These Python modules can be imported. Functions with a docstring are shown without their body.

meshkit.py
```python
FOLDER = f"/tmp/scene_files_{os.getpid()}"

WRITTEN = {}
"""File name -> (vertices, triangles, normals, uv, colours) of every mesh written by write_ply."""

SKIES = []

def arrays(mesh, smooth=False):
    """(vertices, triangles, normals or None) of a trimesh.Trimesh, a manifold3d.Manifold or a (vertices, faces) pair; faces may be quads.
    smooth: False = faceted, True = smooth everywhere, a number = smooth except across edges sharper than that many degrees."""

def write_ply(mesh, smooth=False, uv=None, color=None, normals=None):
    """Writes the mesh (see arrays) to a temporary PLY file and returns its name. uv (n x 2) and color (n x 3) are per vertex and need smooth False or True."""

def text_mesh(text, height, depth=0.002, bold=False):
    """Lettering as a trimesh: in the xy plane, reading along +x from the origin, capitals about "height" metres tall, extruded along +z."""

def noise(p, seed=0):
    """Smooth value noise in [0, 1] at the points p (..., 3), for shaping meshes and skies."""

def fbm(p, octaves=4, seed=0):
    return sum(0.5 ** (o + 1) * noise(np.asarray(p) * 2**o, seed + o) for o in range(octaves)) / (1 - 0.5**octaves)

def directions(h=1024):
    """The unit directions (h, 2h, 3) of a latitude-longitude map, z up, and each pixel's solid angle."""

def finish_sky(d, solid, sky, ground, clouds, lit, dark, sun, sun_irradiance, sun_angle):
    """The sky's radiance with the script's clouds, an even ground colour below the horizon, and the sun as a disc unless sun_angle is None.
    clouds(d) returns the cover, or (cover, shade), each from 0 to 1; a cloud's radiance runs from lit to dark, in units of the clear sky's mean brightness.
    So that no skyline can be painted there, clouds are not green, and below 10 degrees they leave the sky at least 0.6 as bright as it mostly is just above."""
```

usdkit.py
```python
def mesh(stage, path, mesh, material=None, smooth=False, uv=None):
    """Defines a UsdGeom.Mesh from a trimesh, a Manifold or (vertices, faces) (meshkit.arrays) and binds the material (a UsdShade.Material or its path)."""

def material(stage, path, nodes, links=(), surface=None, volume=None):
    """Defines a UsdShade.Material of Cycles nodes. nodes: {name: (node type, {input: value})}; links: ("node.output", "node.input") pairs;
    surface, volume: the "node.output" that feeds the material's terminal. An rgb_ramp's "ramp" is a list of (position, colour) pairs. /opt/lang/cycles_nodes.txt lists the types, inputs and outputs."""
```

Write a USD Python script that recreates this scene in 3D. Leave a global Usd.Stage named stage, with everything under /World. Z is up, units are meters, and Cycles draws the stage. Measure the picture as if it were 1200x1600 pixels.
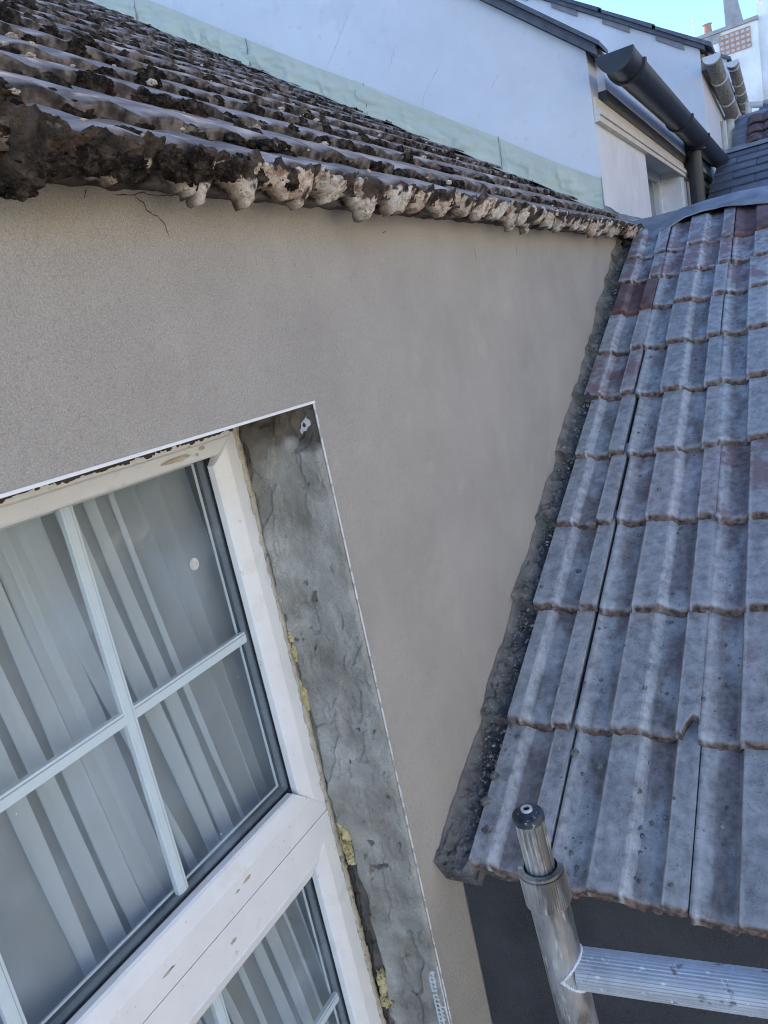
import math, random
import numpy as np, trimesh, usdkit, meshkit
from shapely.geometry import Polygon, Point, box as sbox
from shapely import affinity
from pxr import Usd, UsdGeom, UsdLux, UsdShade, Gf, Sdf, Vt

stage = Usd.Stage.CreateInMemory()
UsdGeom.SetStageUpAxis(stage, 'Z'); UsdGeom.SetStageMetersPerUnit(stage, 1.0)
UsdGeom.Xform.Define(stage, '/World'); UsdGeom.Scope.Define(stage, '/World/Looks')
rng = np.random.default_rng(7)
ZO = 6.0                                   # the camera stands six metres above the ground; geometry below is written relative to it

# ------------------------------------------------------------------ camera
CX = np.array([655, -402, 1150.]); CX /= np.linalg.norm(CX)
CD = np.array([1040, 4984, 1150.]); CD -= CX * (CD @ CX); CD /= np.linalg.norm(CD)
CZ = -CD; CY = np.cross(CZ, CX); R = np.stack([CX, CY, CZ])
right, down, fwd = R @ [1, 0, 0], R @ [0, 1, 0], R @ [0, 0, 1]
cam = UsdGeom.Camera.Define(stage, '/World/camera')
M = Gf.Matrix4d(*[float(v) for v in (*right, 0, *(-down), 0, *(-fwd), 0, 0.0, -0.78, ZO, 1)])
cam.AddTransformOp().Set(M)
cam.CreateFocalLengthAttr(34.5); cam.CreateHorizontalApertureAttr(36.0); cam.CreateVerticalApertureAttr(48.0)
cam.CreateClippingRangeAttr(Gf.Vec2f(0.05, 2000)); cam.CreateFStopAttr(0.0)
cam.CreateExposureAttr(1.68)

# ------------------------------------------------------------------ sky and sun
SUN = np.array([.26, .80, .56]); SUN /= np.linalg.norm(SUN)
sky = UsdLux.DomeLight.Define(stage, '/World/sky')
skym = usdkit.material(stage, '/World/Looks/sky', {
    's': ('sky_texture', {'sky_type': 'single_scattering', 'sun_disc': False, 'sun_elevation': float(math.asin(SUN[2])),
                          'sun_rotation': float(math.atan2(SUN[0], SUN[1])), 'aerosol_density': .35, 'air_density': 0.7, 'ozone_density': 4.0}),
    'b': ('background_shader', {'strength': 0.14})}, [('s.color', 'b.color')], surface='b.background')
UsdShade.MaterialBindingAPI.Apply(sky.GetPrim()).Bind(skym)
sky.GetPrim().SetCustomDataByKey('kind', 'structure')
sun = UsdLux.DistantLight.Define(stage, '/World/sun')
sun.CreateNormalizeAttr(True); sun.CreateIntensityAttr(0.72); sun.CreateAngleAttr(0.5); sun.CreateColorAttr(Gf.Vec3f(1, .93, .82))
zz = SUN; xx = np.cross([0, 0, 1], zz); xx /= np.linalg.norm(xx); yy = np.cross(zz, xx)
sun.AddTransformOp().Set(Gf.Matrix4d(*[float(v) for v in (*xx, 0, *yy, 0, *zz, 0, 0, 0, 20, 1)]))

# ------------------------------------------------------------------ materials
LK = '/World/Looks/'
def mat(name, ramp, scale=6.0, detail=6, rough=.8, metallic=0., bump=(), spots=None, rnd=None, mask=None, spec=.3, stretch=None, distortion=0., broad=None, rnoise=None, worn=None):
    """ramp over a noise of the position; bump [(scale, distance, strength)]; spots (scale, threshold, colour, amount); rnd ramp by the object's random;
    mask (primvar, colour, noise scale); broad (scale, colour a, colour b): a multiplied large pattern"""
    n = {'g': ('geometry', {}), 'n': ('noise_texture', {'scale': scale, 'detail': detail, 'roughness': .62, 'distortion': distortion}),
         'r': ('rgb_ramp', {'ramp': ramp}), 'p': ('principled_bsdf', {'roughness': rough, 'metallic': metallic, 'specular_ior_level': spec})}
    l = [('n.fac', 'r.fac')]
    vec = 'g.position'
    if stretch is not None:
        n['m'] = ('mapping', {'scale': stretch}); l += [('g.position', 'm.vector')]; vec = 'm.vector'
    l += [(vec, 'n.vector')]
    col = 'r.color'
    if broad:
        n['bn'] = ('noise_texture', {'scale': broad[0], 'detail': 3.0}); n['br'] = ('rgb_ramp', {'ramp': [(.3, broad[1]), (.7, broad[2])]})
        n['bm'] = ('mix', {'mix_type': 'multiply', 'fac': 1.0})
        l += [('g.position', 'bn.vector'), ('bn.fac', 'br.fac'), (col, 'bm.color1'), ('br.color', 'bm.color2')]; col = 'bm.color'
    if rnd:
        n['oi'] = ('object_info', {}); n['or'] = ('rgb_ramp', {'ramp': rnd}); n['om'] = ('mix', {'mix_type': 'multiply', 'fac': 1.0})
        l += [('oi.random', 'or.fac'), (col, 'om.color1'), ('or.color', 'om.color2')]; col = 'om.color'
    for i, sp in enumerate(spots or []):
        a, b, c, d, e = (x + str(i) for x in ('sn', 'sr', 'sm', 'sv', 'sx'))
        n[a] = ('noise_texture', {'scale': sp[0], 'detail': sp[4] if len(sp) > 4 else 3.0, 'roughness': .6})
        n[b] = ('rgb_ramp', {'ramp': [(sp[1], (0, 0, 0)), (min(sp[1] + .06, 1), (sp[3],) * 3)]})
        n[c] = ('mix', {'color2': sp[2]})
        l += [(vec, a + '.vector'), (a + '.fac', b + '.fac'), (b + '.color', c + '.fac'), (col, c + '.color1')]; col = c + '.color'
    if mask:
        n['at'] = ('attribute', {'attribute': mask[0]}); n['mn'] = ('noise_texture', {'scale': mask[2], 'detail': 5.0})
        n['mc'] = ('rgb_ramp', {'ramp': mask[1]}); n['mm'] = ('mix', {})
        l += [('g.position', 'mn.vector'), ('mn.fac', 'mc.fac'), ('at.fac', 'mm.fac'), (col, 'mm.color1'), ('mc.color', 'mm.color2')]; col = 'mm.color'
    if worn:
        n['wa'] = ('attribute', {'attribute': worn[0]}); n['wn'] = ('noise_texture', {'scale': worn[2], 'detail': 5.0}); n['wr'] = ('rgb_ramp', {'ramp': [(.38, (0, 0, 0)), (.58, (worn[3],) * 3)]})
        n['wx'] = ('math', {'math_type': 'multiply'}); n['wm'] = ('mix', {'color2': worn[1]})
        l += [('g.position', 'wn.vector'), ('wn.fac', 'wr.fac'), ('wr.color', 'wx.value1'), ('wa.fac', 'wx.value2'), ('wx.value', 'wm.fac'), (col, 'wm.color1')]; col = 'wm.color'
    l += [(col, 'p.base_color')]
    if rnoise:
        n['rn'] = ('noise_texture', {'scale': rnoise[0], 'detail': 4.0}); n['rr'] = ('map_range', {'from_min': .3, 'from_max': .7, 'to_min': rnoise[1], 'to_max': rnoise[2]})
        l += [(vec, 'rn.vector'), ('rn.fac', 'rr.value'), ('rr.result', 'p.roughness')]
    prev = None
    for i, (sc, dist, st) in enumerate(bump):
        n[f'b{i}'] = ('noise_texture', {'scale': sc, 'detail': 4.0, 'roughness': .6}); n[f'bu{i}'] = ('bump', {'strength': st, 'distance': dist})
        l += [(vec, f'b{i}.vector'), (f'b{i}.fac', f'bu{i}.height')]
        if prev: l += [(prev, f'bu{i}.normal')]
        prev = f'bu{i}.normal'
    if prev: l += [(prev, 'p.normal')]
    return usdkit.material(stage, LK + name, n, l, surface='p.BSDF')

def g(v, t=(1, 1, 1)): return tuple(v * x for x in t)
WARM = (1, .86, .70)
M_render = mat('sand_cement_render', [(.34, (.345, .322, .285)), (.5, (.395, .368, .325)), (.66, (.44, .41, .362))], 3.2, 9, .92,
               bump=[(480, .0016, .6), (120, .004, .7), (40, .004, .35), (5, .006, .3)], spots=[(100, .57, (.28, .26, .228), .35, 3.0), (330, .56, (.25, .225, .19), .45, 1.0), (400, .56, (.60, .55, .48), .40, 1.0), (190, .58, (.33, .30, .26), .25, 2.0), (60, .68, (.30, .26, .215), .35, 6.0), (7, .60, (.52, .475, .41), .25, 8.0)],
               broad=(1.1, (.93, .93, .95), (1.05, 1.04, 1.02)))
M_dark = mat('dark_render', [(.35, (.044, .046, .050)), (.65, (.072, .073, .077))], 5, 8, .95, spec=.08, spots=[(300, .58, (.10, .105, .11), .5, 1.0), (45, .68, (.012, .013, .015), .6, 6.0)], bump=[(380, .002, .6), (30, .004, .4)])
M_reveal = mat('reveal_mortar', [(.34, (.235, .222, .19)), (.45, (.325, .31, .27)), (.55, (.395, .38, .335)), (.66, (.50, .485, .44))], 9, 12, .95, distortion=.1,
               bump=[(300, .003, .9), (70, .005, .8), (18, .006, .5)], mask=('dark_mask', [(.3, (.08, .068, .055)), (.7, (.19, .165, .135))], 22), spots=[(90, .62, (.46, .455, .43), .5, 5.0), (240, .60, (.12, .115, .105), .5)])
M_upvc = mat('white_upvc', [(.35, (.77, .77, .755)), (.65, (.84, .84, .825))], 9, 6, .32, spec=.45, bump=[(60, .0006, .3)],
             spots=[(48, .665, (.42, .36, .28), .45, 6.0), (9, .60, (.62, .57, .49), .3, 9.0), (130, .69, (.25, .22, .2), .6, 3.0)])
M_filler = mat('old_sealant', [(.3, (.42, .36, .26)), (.7, (.62, .56, .45))], 60, 6, .8, bump=[(160, .003, .8)], spots=[(50, .6, (.16, .13, .10), .8)])
M_gasket = mat('black_gasket', [(.3, (.008, .008, .01)), (.7, (.015, .015, .018))], 30, 3, .45)
M_spacer = mat('grey_spacer', [(.3, (.16, .17, .18)), (.7, (.22, .23, .24))], 80, 3, .5, metallic=.3)
M_bar = mat('white_glazing_bar', [(.3, (.78, .80, .80)), (.7, (.84, .86, .86))], 20, 4, .4)
M_bargroove = mat('glazing_bar_groove', [(.3, (.35, .38, .38)), (.7, (.42, .45, .45))], 20, 4, .5)
M_foam = mat('expanding_foam', [(.36, (.42, .34, .15)), (.64, (.70, .60, .34))], 40, 5, .7, bump=[(120, .004, .7)], spots=[(45, .60, (.08, .06, .04), .8)])
M_red = mat('red_brick_scrap', [(.3, (.22, .05, .04)), (.7, (.32, .08, .06))], 40, 4, .8)
M_galv = mat('galvanised_steel', [(.3, (.58, .60, .61)), (.7, (.72, .74, .75))], 40, 5, .42, metallic=.3, rnoise=(60, .3, .6), spots=[(90, .62, (.25, .25, .24), .6)])
M_beadnose = mat('white_bead_nose', [(.3, (.58, .58, .56)), (.7, (.72, .72, .70))], 60, 5, .5, spots=[(40, .52, (.33, .31, .28), .85, 6.0)])
M_tileB = mat('grey_concrete_tile', [(.30, (.232, .25, .258)), (.46, (.352, .378, .387)), (.54, (.405, .433, .443)), (.70, (.535, .558, .57))], 34, 13, .92, distortion=.2, broad=(6, (.84, .84, .85), (1.1, 1.1, 1.1)),
              bump=[(420, .0024, .8), (150, .002, .6), (70, .003, .4)],
              rnd=[(0, (.90, .90, .92)), (.2, (1.06, 1.05, 1.04)), (.35, (.95, .90, .91)), (.5, (1.06, 1.06, 1.07)), (.65, (.92, .93, .95)), (.82, (1.08, 1.02, 1.0)), (.95, (1.0, .88, .88)), (1, (1.0, .88, .88))],
              spots=[(170, .61, (.50, .50, .49), .75), (200, .62, (.10, .095, .09), .6), (60, .66, (.11, .105, .10), .7, 5.0), (14, .62, (.25, .17, .165), .5, 6.0), (22, .63, (.52, .53, .54), .45, 8.0)],
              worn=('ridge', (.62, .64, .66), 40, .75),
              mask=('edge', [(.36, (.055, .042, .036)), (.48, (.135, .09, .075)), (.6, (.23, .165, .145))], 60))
M_tileB2 = mat('faded_red_concrete_tile', [(.30, (.232, .25, .258)), (.46, (.352, .378, .387)), (.54, (.405, .433, .443)), (.70, (.535, .558, .57))], 34, 13, .92, distortion=.2, broad=(6, (.84, .84, .85), (1.1, 1.1, 1.1)),
              bump=[(420, .0024, .8), (150, .002, .6), (70, .003, .4)],
              rnd=[(0, (.90, .90, .92)), (.2, (1.06, 1.05, 1.04)), (.35, (.95, .90, .91)), (.5, (1.06, 1.06, 1.07)), (.65, (.92, .93, .95)), (.82, (1.08, 1.02, 1.0)), (.95, (1.0, .88, .88)), (1, (1.0, .88, .88))],
              spots=[(170, .61, (.50, .50, .49), .75), (200, .62, (.10, .095, .09), .6), (60, .66, (.11, .105, .10), .7, 5.0), (9, .46, (.25, .165, .165), .75, 9.0), (22, .63, (.52, .53, .54), .45, 8.0)],
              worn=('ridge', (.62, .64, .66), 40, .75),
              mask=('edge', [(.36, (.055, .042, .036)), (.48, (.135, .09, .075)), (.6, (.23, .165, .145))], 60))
M_pan = None
M_redtile = mat('dark_red_tile', [(.35, (.12, .072, .072)), (.65, (.235, .165, .165))], 12, 8, .9, bump=[(300, .002, .6)], spots=[(150, .66, (.3, .28, .27), .6)],
                mask=('edge', [(.3, (.10, .045, .036)), (.7, (.20, .10, .08))], 45))
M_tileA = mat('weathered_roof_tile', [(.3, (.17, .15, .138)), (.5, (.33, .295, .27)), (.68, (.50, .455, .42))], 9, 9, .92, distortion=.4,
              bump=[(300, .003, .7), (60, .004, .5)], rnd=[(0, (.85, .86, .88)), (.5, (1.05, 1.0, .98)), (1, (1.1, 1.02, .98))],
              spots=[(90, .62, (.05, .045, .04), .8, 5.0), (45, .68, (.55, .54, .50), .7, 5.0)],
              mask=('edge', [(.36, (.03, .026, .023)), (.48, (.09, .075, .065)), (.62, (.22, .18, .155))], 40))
M_moss = mat('dark_moss', [(.32, (.014, .012, .011)), (.47, (.038, .031, .026)), (.56, (.09, .07, .055)), (.68, (.19, .15, .12))], 55, 10, 1.0, spec=.03,
             bump=[(420, .008, 1.0), (150, .012, 1.0)], spots=[(260, .60, (.17, .13, .10), .6, 2.0)])
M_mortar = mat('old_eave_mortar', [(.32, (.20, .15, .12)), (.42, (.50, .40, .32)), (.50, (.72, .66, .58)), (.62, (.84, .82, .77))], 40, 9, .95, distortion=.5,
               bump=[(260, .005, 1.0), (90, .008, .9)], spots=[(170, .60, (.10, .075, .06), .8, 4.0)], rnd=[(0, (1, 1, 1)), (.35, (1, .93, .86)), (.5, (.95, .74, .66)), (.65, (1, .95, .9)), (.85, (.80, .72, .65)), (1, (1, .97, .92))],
               mask=('dirt_shade', [(.35, (.03, .025, .02)), (.7, (.14, .10, .08))], 35))  # mask: real dirt on the teeth, painted eave shade on the bed
M_lead = mat('weathered_lead', [(.3, (.17, .185, .21)), (.5, (.25, .27, .30)), (.7, (.34, .36, .39))], 7, 8, .55, metallic=.25, distortion=.7, bump=[(14, .01, .4), (120, .001, .4)])
M_white = mat('white_masonry_paint', [(.3, (.70, .70, .70)), (.7, (.80, .80, .795))], 2.2, 7, .85, bump=[(160, .002, .35), (5, .012, .35)],
              broad=(.8, (.93, .93, .93), (1.03, 1.03, 1.03)), spots=[(3.2, .57, (.62, .61, .59), .35, 9.0), (16, .62, (.60, .59, .57), .4, 8.0)])
M_whitedirty = mat('stained_white_wall', [(.3, (.50, .49, .47)), (.7, (.74, .735, .72))], 1.3, 8, .9, bump=[(120, .003, .3)], spots=[(2.2, .62, (.40, .38, .35), .5, 8.0)])
M_cream = mat('cream_trim_paint', [(.3, (.62, .58, .50)), (.7, (.74, .70, .62))], 8, 6, .7, bump=[(60, .002, .3)], spots=[(20, .68, (.40, .34, .26), .5, 6.0)])
M_flash = mat('pale_green_flashing', [(.3, (.52, .53, .415)), (.7, (.60, .61, .485))], 3, 5, .45, spec=.4, bump=[(9, .02, .6), (30, .005, .4)], spots=[(30, .72, (.40, .45, .40), .5)])
M_black = mat('black_pvc', [(.3, (.016, .018, .02)), (.7, (.03, .033, .036))], 12, 5, .38, spec=.5, spots=[(70, .72, (.2, .2, .2), .5)])
M_litfascia = mat('bounce_lit_fascia', [(.3, (.70, .71, .73)), (.7, (.8, .81, .83))], 6, 3, .35)  # near white: light bounced under the gutter is put into the colour
M_greypvc = mat('stained_grey_gutter', [(.3, (.13, .12, .10)), (.5, (.27, .26, .23)), (.7, (.44, .43, .40))], 14, 8, .75, stretch=(1, 4, 4), spots=[(12, .6, (.07, .065, .05), .7, 6.0)])
M_palepvc = mat('pale_pvc', [(.3, (.60, .60, .58)), (.7, (.72, .72, .70))], 10, 4, .5)
M_slate = mat('blue_slate', [(.3, (.075, .082, .095)), (.7, (.14, .15, .17))], 14, 8, .6, bump=[(60, .003, .5)], rnd=[(0, (.8, .8, .82)), (.6, (1.1, 1.1, 1.12)), (1, (1.35, 1.35, 1.4))], spots=[(50, .70, (.35, .35, .34), .6)])
M_alu = mat('worn_aluminium', [(.36, (.30, .30, .30)), (.64, (.60, .605, .61))], 30, 8, .38, metallic=.92, stretch=(1, 1, .25), rnoise=(50, .28, .58), bump=[(90, .0008, .4)], spots=[(22, .53, (.16, .15, .135), .75, 8.0), (75, .62, (.80, .79, .75), .8, 2.0)])
M_aludull = mat('dull_ribbed_aluminium', [(.3, (.42, .44, .46)), (.7, (.58, .60, .62))], 22, 7, .5, metallic=.7, rnoise=(40, .42, .65), spots=[(34, .60, (.12, .11, .10), .8, 6.0), (90, .66, (.85, .85, .82), .8, 2.0)])
M_plug = mat('black_plug', [(.35, (.02, .024, .03)), (.65, (.06, .068, .08))], 90, 5, .35, bump=[(200, .001, .5)], spots=[(120, .60, (.45, .47, .5), .7)])
M_hole = mat('dark_hole', [(.3, (.01, .01, .01)), (.7, (.02, .018, .016))], 40, 3, .9)
M_grit = mat('mortar_grit', [(.3, (.09, .085, .08)), (.55, (.22, .21, .2)), (.8, (.5, .49, .46))], 60, 3, .95, bump=[(300, .002, .6)])
M_fillet = mat('grey_fillet_mortar', [(.3, (.045, .044, .042)), (.5, (.095, .093, .09)), (.68, (.18, .178, .172))], 20, 9, .95, bump=[(200, .004, .8), (60, .006, .6)], spots=[(140, .60, (.30, .295, .28), .7, 4.0), (60, .62, (.24, .23, .215), .6, 5.0)],
               mask=('smear', [(.35, (.13, .125, .115)), (.65, (.24, .225, .20))], 18))
M_terra = mat('terracotta', [(.3, (.33, .19, .15)), (.7, (.42, .26, .21))], 8, 4, .85)
M_brick = mat('grey_brick_stack', [(.3, (.22, .21, .21)), (.7, (.32, .31, .31))], 5, 6, .9, bump=[(40, .006, .5)])
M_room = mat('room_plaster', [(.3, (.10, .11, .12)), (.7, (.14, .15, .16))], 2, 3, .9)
M_ground = mat('paved_yard', [(.3, (.32, .28, .22)), (.7, (.42, .37, .30))], .7, 8, .95, bump=[(20, .01, .4)])
M_sunny = mat('cream_render', [(.3, (.62, .54, .42)), (.7, (.70, .62, .50))], 1.2, 6, .9, bump=[(60, .004, .4)])
M_timber = mat('brown_timber', [(.3, (.20, .15, .11)), (.7, (.33, .26, .20))], 20, 5, .8)
M_grey = mat('grey_boarding', [(.3, (.24, .245, .25)), (.7, (.33, .335, .34))], 10, 5, .7)
M_splash = mat('plaster_splash', [(.3, (.45, .47, .46)), (.7, (.7, .72, .7))], 120, 4, .9)
M_crack = mat('crack_shade', [(.3, (.06, .05, .04)), (.7, (.10, .085, .07))], 60, 3, 1.0)
M_glass = usdkit.material(stage, LK + 'window_glass', {
    'g': ('geometry', {}), 't': ('transparent_bsdf', {'color': (.945, .975, .985)}), 'gl': ('glossy_bsdf', {'roughness': .015, 'color': (1, 1, 1)}), 'f': ('fresnel', {'IOR': 1.5}),
    'i': ('math', {'math_type': 'subtract', 'value1': 1.0}), 'x': ('math', {'math_type': 'multiply'}),
    'm': ('mix_closure', {}), 'n': ('noise_texture', {'scale': 5.0, 'detail': 7.0, 'roughness': .65}), 'r': ('rgb_ramp', {'ramp': [(.35, (.02,) * 3), (.55, (.05,) * 3), (.72, (.14,) * 3)]}),
    'd': ('diffuse_bsdf', {'color': (.60, .68, .74)}), 'm2': ('mix_closure', {})},
    [('g.backfacing', 'i.value2'), ('f.fac', 'x.value1'), ('i.value', 'x.value2'), ('x.value', 'm.fac'), ('t.BSDF', 'm.closure1'), ('gl.BSDF', 'm.closure2'), ('g.position', 'n.vector'), ('n.fac', 'r.fac'), ('r.color', 'm2.fac'), ('m.closure', 'm2.closure1'), ('d.BSDF', 'm2.closure2')], surface='m2.closure')
M_curtain = usdkit.material(stage, LK + 'net_curtain', {
    'd': ('diffuse_bsdf', {'color': (.94, .97, .985)}), 'tl': ('translucent_bsdf', {'color': (.88, .92, .94)}), 't': ('transparent_bsdf', {}),
    'dn': ('attribute', {'attribute': 'dens'}), 'a': ('mix_closure', {'fac': .12}), 'b': ('mix_closure', {})},
    [('d.BSDF', 'a.closure1'), ('tl.BSDF', 'a.closure2'), ('dn.fac', 'b.fac'), ('t.BSDF', 'b.closure1'), ('a.closure', 'b.closure2')], surface='b.closure')

# ------------------------------------------------------------------ scene tree helpers
used = {}
def unique(path):
    k = used.get(path, 0); used[path] = k + 1
    return path if k == 0 else f'{path}_{k:03d}'
BASE = {}
def tag(p, label=None, cat=None, group=None, kind=None):
    for k, v in (('label', label), ('category', cat), ('group', group), ('kind', kind)):
        if v: p.SetCustomDataByKey(k, v)
    return p
def thing(name, base, label, cat, group=None, kind=None):
    path = unique('/World/' + name); x = UsdGeom.Xform.Define(stage, path); BASE[path] = np.array(base, float)
    x.AddTranslateOp().Set(Gf.Vec3d(*map(float, (base[0], base[1], base[2] + ZO))))
    return tag(x.GetPrim(), label, cat, group, kind)
def base_of(path): return BASE.get('/'.join(str(path).split('/')[:3]), np.zeros(3))
def obj(name, mesh, m, parent=None, smooth=False, label=None, cat=None, group=None, kind=None, prim=None):
    """ONE mesh prim, under parent or at top level; mesh is in scene coordinates (camera at height 0)."""
    pp = str(parent.GetPath()) if parent else '/World'
    path = unique(f'{pp}/{name}')
    if prim: mesh, cols = mesh, prim
    v, f, n = meshkit.arrays(mesh, smooth if not prim else (True if smooth else False))
    if parent is None:
        b = v.mean(0); b[2] = v[:, 2].min()
        BASE[path] = b
    off = base_of(path)
    o = usdkit.mesh(stage, path, (v - off, f), m)
    if n is not None:
        o.CreateNormalsAttr(Vt.Vec3fArray.FromNumpy(n.astype(np.float32))); o.SetNormalsInterpolation('vertex')
    if prim:
        for k, a in prim.items():
            UsdGeom.PrimvarsAPI(o).CreatePrimvar(k, Sdf.ValueTypeNames.FloatArray, 'vertex').Set(Vt.FloatArray.FromNumpy(np.asarray(a, np.float32)))
    if parent is None: o.AddTranslateOp().Set(Gf.Vec3d(float(off[0]), float(off[1]), float(off[2] + ZO)))
    return tag(o.GetPrim(), label, cat, group, kind)

cat_ = trimesh.util.concatenate
def bx(x0, x1, y0, y1, z0, z1):
    m = trimesh.creation.box([x1 - x0, y1 - y0, z1 - z0]); m.apply_translation([(x0 + x1) / 2, (y0 + y1) / 2, (z0 + z1) / 2]); return m
def frame_from(d, up=(0, 0, 1)):
    d = np.asarray(d, float) / np.linalg.norm(d); u = np.asarray(up, float)
    if abs(d @ u) > .98: u = np.array([1., 0, 0])
    x = np.cross(u, d); x /= np.linalg.norm(x); return x, np.cross(d, x), d
def along(mesh, p0, p1, up=(0, 0, 1)):
    """mesh built along +z from 0 is laid from p0 towards p1"""
    p0, p1 = np.asarray(p0, float), np.asarray(p1, float); T = np.eye(4); T[:3, :3] = np.stack(frame_from(p1 - p0, up), 1); T[:3, 3] = p0
    mesh.apply_transform(T); return mesh
def extr(poly, h): return trimesh.creation.extrude_polygon(poly, h, engine='earcut')
def rod(p0, p1, r, n=16):
    L = np.linalg.norm(np.subtract(p1, p0)); m = trimesh.creation.cylinder(radius=r, height=L, sections=n); m.apply_translation([0, 0, L / 2]); return along(m, p0, p1)
def ribbed(p0, p1, r, ribs, depth, r_in=None, n=6):
    a = np.linspace(0, 2 * np.pi, ribs * n, endpoint=False); ph = (np.arange(ribs * n) % n) / n
    rr = r - depth * (np.abs(ph - .5) < .21)
    poly = Polygon(np.c_[rr * np.cos(a), rr * np.sin(a)])
    if r_in: poly = poly.difference(Point(0, 0).buffer(r_in, 24))
    return along(extr(poly, float(np.linalg.norm(np.subtract(p1, p0)))), p0, p1)
def wall_poly(poly, plane, c, t):
    """extrudes an outline by t: plane 'y': outline (x,z) from y=c to c+t; plane 'x': outline (y,z) from x=c to c+t"""
    m = extr(poly, t); v = m.vertices.copy()
    if plane == 'y': m.vertices = np.c_[v[:, 0], c + v[:, 2], v[:, 1]]; m.invert()
    else: m.vertices = np.c_[c + v[:, 2], v[:, 0], v[:, 1]]
    if m.volume < 0: m.invert()
    return m
def gridmesh(P):
    """P (nu, nv, 3) -> vertices, triangles"""
    nu, nv = P.shape[:2]; i = np.arange(nu * nv).reshape(nu, nv)
    q = np.stack([i[:-1, :-1], i[1:, :-1], i[1:, 1:], i[:-1, 1:]], -1).reshape(-1, 4)
    return P.reshape(-1, 3), np.vstack([q[:, [0, 1, 2]], q[:, [0, 2, 3]]])
def slab(top, bot):
    """closed solid between two grids (crisp rim): top vertices first, then bottom, then the rim"""
    v1, f1 = gridmesh(top); v2, f2 = gridmesh(bot); nu, nv = top.shape[:2]; i = np.arange(nu * nv).reshape(nu, nv); N = nu * nv
    r = np.concatenate([i[:, 0], i[-1, 1:], i[-2::-1, -1], i[0, -2:0:-1]]); K = len(r); a = 2 * N + np.arange(K); b = a + K; a2, b2 = np.roll(a, -1), np.roll(b, -1)
    m = trimesh.Trimesh(np.vstack([v1, v2, v1[r], v2[r]]), np.vstack([f1, f2[:, ::-1] + N, np.c_[a, b, b2], np.c_[a, b2, a2]]), process=False)
    m.metadata['rim'] = r
    if m.volume < 0: m.invert()
    return m
def sattr(m, top, low):
    top = np.asarray(top, float).ravel(); r = m.metadata['rim']
    return np.r_[top, np.full(top.size, low), top[r], np.full(len(r), low)]
def lump(c, size, seed, sub=3, amp=.35, freq=1.6, flat=None):
    s = trimesh.creation.icosphere(subdivisions=sub); v = s.vertices
    d = 1 + amp * (meshkit.fbm(v * freq + seed * 3.7 + 20, 4, seed % 97) - .5) * 2
    v = v * d[:, None] * np.asarray(size)
    s.vertices = v + np.asarray(c); return s
def fbm(p, o=4, s=0): return meshkit.fbm(np.asarray(p) + 50, o, s)

# ------------------------------------------------------------------ ground
gx = 400.0
obj('ground', ([[-gx, -gx, -6], [gx, -gx, -6], [gx, gx, -6], [-gx, gx, -6]], [[0, 1, 2], [0, 2, 3]]), M_ground, kind='structure')

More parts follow.
